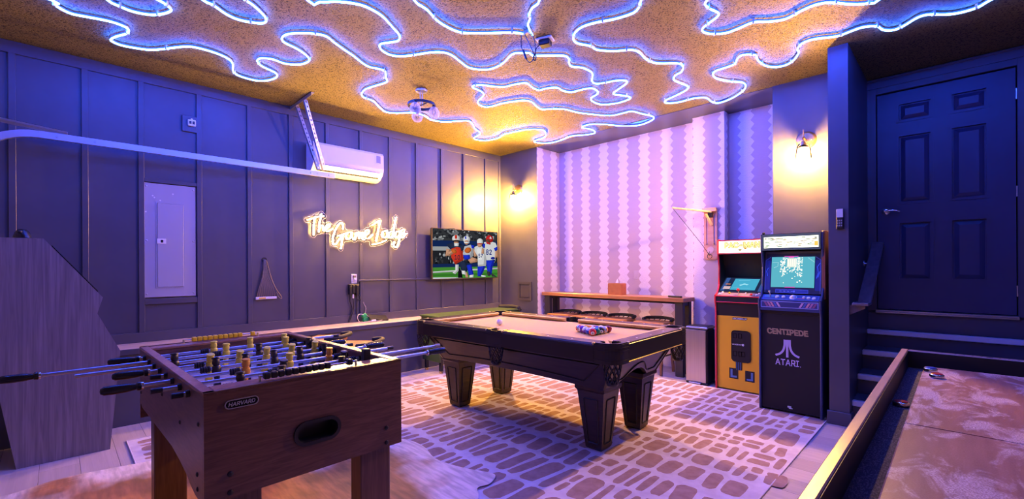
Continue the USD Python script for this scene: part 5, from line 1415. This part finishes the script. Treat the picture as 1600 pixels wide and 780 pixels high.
kb.part('body', lathe([(0, .062), (.022, .058), (.036, .040), (.042, .018), (.045, 0), (0, 0)], 20, (0, 0, .0005)), 'black_gloss', smooth=50)
kb.part('dial', sph((.03, -.01, .042), .013, 1), 'black_plastic', smooth=True)
kb.part('foot', lathe([(.0, .004), (.055, .004), (.06, 0), (0, 0)], 20, (0, .01, .0003)), 'black_plastic')

# ================================================================ BENCH TABLE, STOOLS, BIN
bt = Thing('bar_table', 'long narrow bar table with an orange wood top against the wallpaper', 'bar table', (-4.43, 5.085, 0))
bt.part('table_top', bx(0, 2.165, 0, .31, .878, .925, .004), 'oak_orange')
for lx in (.03, 2.045):
    for ly in (.035, .215):
        bt.part('leg', bx(lx, lx + .095, ly, ly + .06, 0, .878, .003), 'charcoal_leg')
    bt.part('side_rail', bx(lx + .012, lx + .08, .095, .215, .83, .878), 'charcoal_leg')
bt.part('back_rail', bx(.125, 2.045, .255, .272, .835, .877), 'charcoal_leg')
tb = Thing('tissue_box', 'terracotta tissue box cover on the bar table', 'tissue box', (-3.225, 5.22, .925))
tb.part('cover', join(prism_y([(-.10, .0005), (.10, .0005), (.10, .142), (.088, .154), (-.088, .154), (-.10, .142)], -.065, .065)), 'terracotta')
tb.part('slot', rrect_m := place(ext(LineString([(-.03, 0), (.03, 0)]).buffer(.014), .002), (0, 0, .1535), (1, 0, 0), (0, 1, 0), (0, 0, 1)), 'black_plastic')
tb.part('tissue', hull([(-.022, -.008, .15), (.022, .0, .15), (.0, .012, .15), (.006, .0, .215), (-.004, .003, .19), (.016, .004, .18)]), 'tissue_white')
rc = Thing('tv_remote', 'dark remote control with a pale face lying on the right end of the bar table', 'remote control', (-2.42, 5.20, .9255), -12)
rc.part('body', bx(-.09, .09, -.022, .022, 0, .02, .006), 'black_plastic')
rc.part('pad', bx(-.075, -.01, -.016, .016, .019, .024, .002), 'white_plastic')
for q in range(5):
    rc.part('button', bx(.005 + .014 * q, .013 + .014 * q, -.008, .008, .0195, .0225, .001), 'grey_plastic')

stool0 = None


def stool(label, loc, rot, group):
    global stool0
    if stool0 is not None:
        return copy_of(stool0, 'counter_stool', label, loc, rot, group)
    t = stool0 = Thing('counter_stool', label, 'stool', loc, rot, group)
    g = [(-.21, -.17), (-.21, .13), (.21, .13), (.21, -.17)]
    t.part('seat', hull([(x_ * (1 - i_), y_ * (1 - i_) - .02, z_) for x_ in (-.19, .19) for y_ in (-.15, .15) for i_, z_ in ((.0, .585), (.0, .612), (.03, .575), (.03, .62))]), 'oak_orange')
    t.part('back', tube(spline([(-.185, .07, .630), (-.175, .15, .640), (-.10, .195, .645), (.0, .205, .648), (.10, .195, .645), (.175, .15, .640), (.185, .07, .630)], 5), .020, 8), 'black_rubber', smooth=True)
    for q in (-.14, -.07, 0, .07, .14):
        t.part('spindle', cyl((q, .12, .612), (q, .185, .640), .006, n=6), 'black_metal')
    for sx in (-1, 1):
        for sy in (-1, 1):
            t.part('leg', hull([(sx * .160 + a * .017, sy * .125 - .02 + b * .017, .577) for a in (-1, 1) for b in (-1, 1)] + [(sx * .180 + a * .013, sy * .16 - .02 + b * .013, .0003) for a in (-1, 1) for b in (-1, 1)]), 'stool_wood')
        t.part('side_stretcher', cyl((sx * .172, -.160, .22), (sx * .172, .120, .22), .010, n=8), 'black_metal')
    t.part('foot_rest', cyl((-.168, -.158, .28), (.168, -.158, .28), .010, n=8), 'black_metal')
    return t


for x_, y_, nm in ((-4.09, 5.20, 'leftmost of the four under the bar table'), (-3.65, 5.20, 'second from the left under the bar table'), (-3.21, 5.20, 'third from the left under the bar table'), (-2.69, 5.20, 'under the bar table nearest the trash can')):
    stool('wood and black counter stool, ' + nm, (x_, y_, .0005), 0, 'stools under the bar table')
stool('wood and black counter stool behind the foosball rods, nearer the knee wall', (-4.31, 1.81, .0105), -47, 'stools behind the foosball table')
stool('wood and black counter stool behind the foosball rods, nearer the pool table', (-3.76, 1.85, .0105), -49, 'stools behind the foosball table')

tc = Thing('trash_can', 'rectangular brushed steel pedal bin between the pool table and the yellow cabinet', 'trash can', (-2.06, 5.055, .0005))
tc.part('body', bx(-.118, .118, -.108, .108, .022, .60, .012), 'black_plastic')
tc.part('front_panel', bx(-.119, .100, -.1105, -.104, .024, .598, .003), 'bin_steel')
tc.part('lid', join(bx(-.121, .121, -.112, .112, .602, .632, .010)), 'brushed')
tc.part('lid_top', bx(-.108, .108, -.098, .098, .630, .637, .003), 'black_plastic')
tc.part('base', bx(-.120, .120, -.110, .110, 0, .024, .006), 'black_plastic')
tc.part('pedal', bx(-.075, .055, -.150, -.108, .0125, .024, .004), 'brushed')

# ---- green felt table along the knee wall
gt = Thing('card_table', 'dark green felt table with a padded black end behind the pool table', 'card table', (-4.875, 3.22, .0))
gt.part('felt_top', bx(.005, .41, .012, 1.40, .680, .702, .004), 'green_felt')
gt.part('padded_end', tube(spline([(.0, 1.42, .705), (.10, 1.46, .71), (.20, 1.475, .712), (.32, 1.46, .71), (.40, 1.42, .705)], 4), .034, 8), 'black_rubber', smooth=True)
gt.part('far_top', bx(.005, .41, 1.402, 1.47, .672, .70, .004), 'black_rubber')
gt.part('apron', bx(.02, .40, .03, 1.44, .60, .679), 'green_side')
gt.part('end_panel', bx(.03, .39, .04, .060, .14, .60), 'green_side')
for lx in (.04, .345):
    for ly in (.062, 1.38):
        gt.part('leg', bx(lx, lx + .04, ly, ly + .04, .03, .60, .003), 'black_metal')
        gt.part('leg_tip', bx(lx + .004, lx + .036, ly + .004, ly + .036, .0003, .03, .003), 'brass')

# ================================================================ SHUFFLEBOARD
M['playfield_wood'] = usdkit.material(stage, '/World/Looks/playfield_wood', {'g': ('geometry', {}), 'm': ('mapping', {'mapping_type': 'point', 'scale': (34, 3.0, 30)}), 'n': ('noise_texture', {'scale': 1.0, 'detail': 5.0}),
    'r': ('rgb_ramp', {'ramp': [(0, (.21, .075, .045)), (.4, (.27, .105, .062)), (.7, (.35, .15, .09)), (1, (.38, .17, .10))]}),
    'm2': ('mapping', {'mapping_type': 'point', 'scale': (9.0, 4.0, 5.0)}), 'n2': ('noise_texture', {'scale': 1.0, 'detail': 4.0, 'roughness': .65, 'distortion': .6}), 'r2': ('rgb_ramp', {'ramp': [(0, (.05, .05, .05)), (.47, (.10, .10, .10)), (.57, (.9, .9, .9)), (1, (1, 1, 1))]}),
    'n3': ('noise_texture', {'scale': 240.0, 'detail': 2.0}), 'r3': ('rgb_ramp', {'ramp': [(0, (.15, .15, .15)), (.40, (.3, .3, .3)), (.60, (1, 1, 1)), (1, (1, 1, 1))]}), 'mu': ('mix_color', {'blend_type': 'multiply', 'fac': 1.0}),
    'x': ('mix_color', {'b': (.74, .60, .57)}), 'p': ('principled_bsdf', {'roughness': .42, 'specular_ior_level': .4})},
    [('g.position', 'm.vector'), ('m.vector', 'n.vector'), ('n.fac', 'r.fac'), ('g.position', 'm2.vector'), ('m2.vector', 'n2.vector'), ('n2.fac', 'r2.fac'), ('g.position', 'n3.vector'), ('n3.fac', 'r3.fac'), ('r2.color', 'mu.a'), ('r3.color', 'mu.b'),
     ('mu.result', 'x.fac'), ('r.color', 'x.a'), ('x.result', 'p.base_color')], surface='p.BSDF')
SX0, SX1, SY0, SY1, SZ = -.252, .545, .78, 3.585, .797
sb = Thing('shuffleboard_table', 'shuffleboard table with a waxed brown playing board in the right foreground', 'shuffleboard table', (0, 0, 0))
sb.part('side_rail', bx(SX0, SX0 + .031, SY0, SY1, .55, SZ, .003), 'rail_maple')
sb.part('side_rail', bx(SX1 - .031, SX1, SY0, SY1, .55, SZ, .004), 'rail_maple')
er = sb.part('end_rail', bx(SX0 + .0315, SX1 - .0315, SY1 - .046, SY1, .55, SZ - .002, .004), 'rail_maple')
sb.part('end_rail', bx(SX0 + .0315, SX1 - .0315, SY0, SY0 + .046, .55, SZ - .002, .004), 'rail_maple')
sb.part('rail_lining', join(bx(SX0 + .0312, SX0 + .0335, SY0 + .05, SY1 - .05, .68, SZ - .006)), 'rail_black')
sb.part('rail_lining', join(bx(SX1 - .0335, SX1 - .0312, SY0 + .05, SY1 - .05, .68, SZ - .006)), 'rail_black')
sb.part('rail_lining', join(bx(SX0 + .0315, SX1 - .0315, SY1 - .050, SY1 - .0462, .68, SZ - .006)), 'rail_black')
for q in range(10):
    sb.part('score_mark', cyl((-.02 + .034 * q, SY1 - .023, SZ - .004), (-.02 + .034 * q, SY1 - .023, SZ - .0012), .0045, n=10), 'black_plastic', er)
sb.part('score_slot', bx(.10, .125, SY1 - .030, SY1 - .016, SZ - .004, SZ - .0012), 'black_plastic', er)
sb.part('gutter', bx(SX0 + .0315, SX1 - .0315, SY0 + .0465, SY1 - .0505, .67, .696), 'gutter_carpet')
for a, b in ((SY0 + .09, 2.106), (2.108, 3.36)):
    sb.part('playing_board', bx(-.142, .437, a, b, .6965, .742, .004), 'playfield_wood')
sb.part('base_cabinet', bx(SX0 + .05, SX1 - .05, SY0 + .10, SY1 - .10, .20, .664), 'rail_black')
for lx in (SX0 + .08, SX1 - .20):
    for ly in (SY0 + .2, SY1 - .36):
        sb.part('leg', bx(lx, lx + .12, ly, ly + .12, .0003, .20, .004), 'rail_black')


def puck(label, p, c):
    t = Thing('shuffleboard_puck', label, 'puck', p, group='shuffleboard pucks')
    t.part('weight', lathe([(0, 0), (.024, 0), (.0285, .004), (.0285, .014), (.026, .017), (.022, .0185)], 24), 'chrome', smooth=40)
    t.part('cap', lathe([(.022, .015), (.0225, .0205), (.016, .023), (0, .0235)], 24), c, smooth=40)


puck('blue-topped steel shuffleboard puck at the far end of the playing board', (-.112, 3.215, .7421), 'puck_blue')
puck('red-topped steel shuffleboard puck on the board beside the blue one', (-.083, 3.055, .7421), 'puck_red')
puck('red-topped steel shuffleboard puck lying in the carpeted gutter', (-.182, 2.545, .6965), 'puck_red')
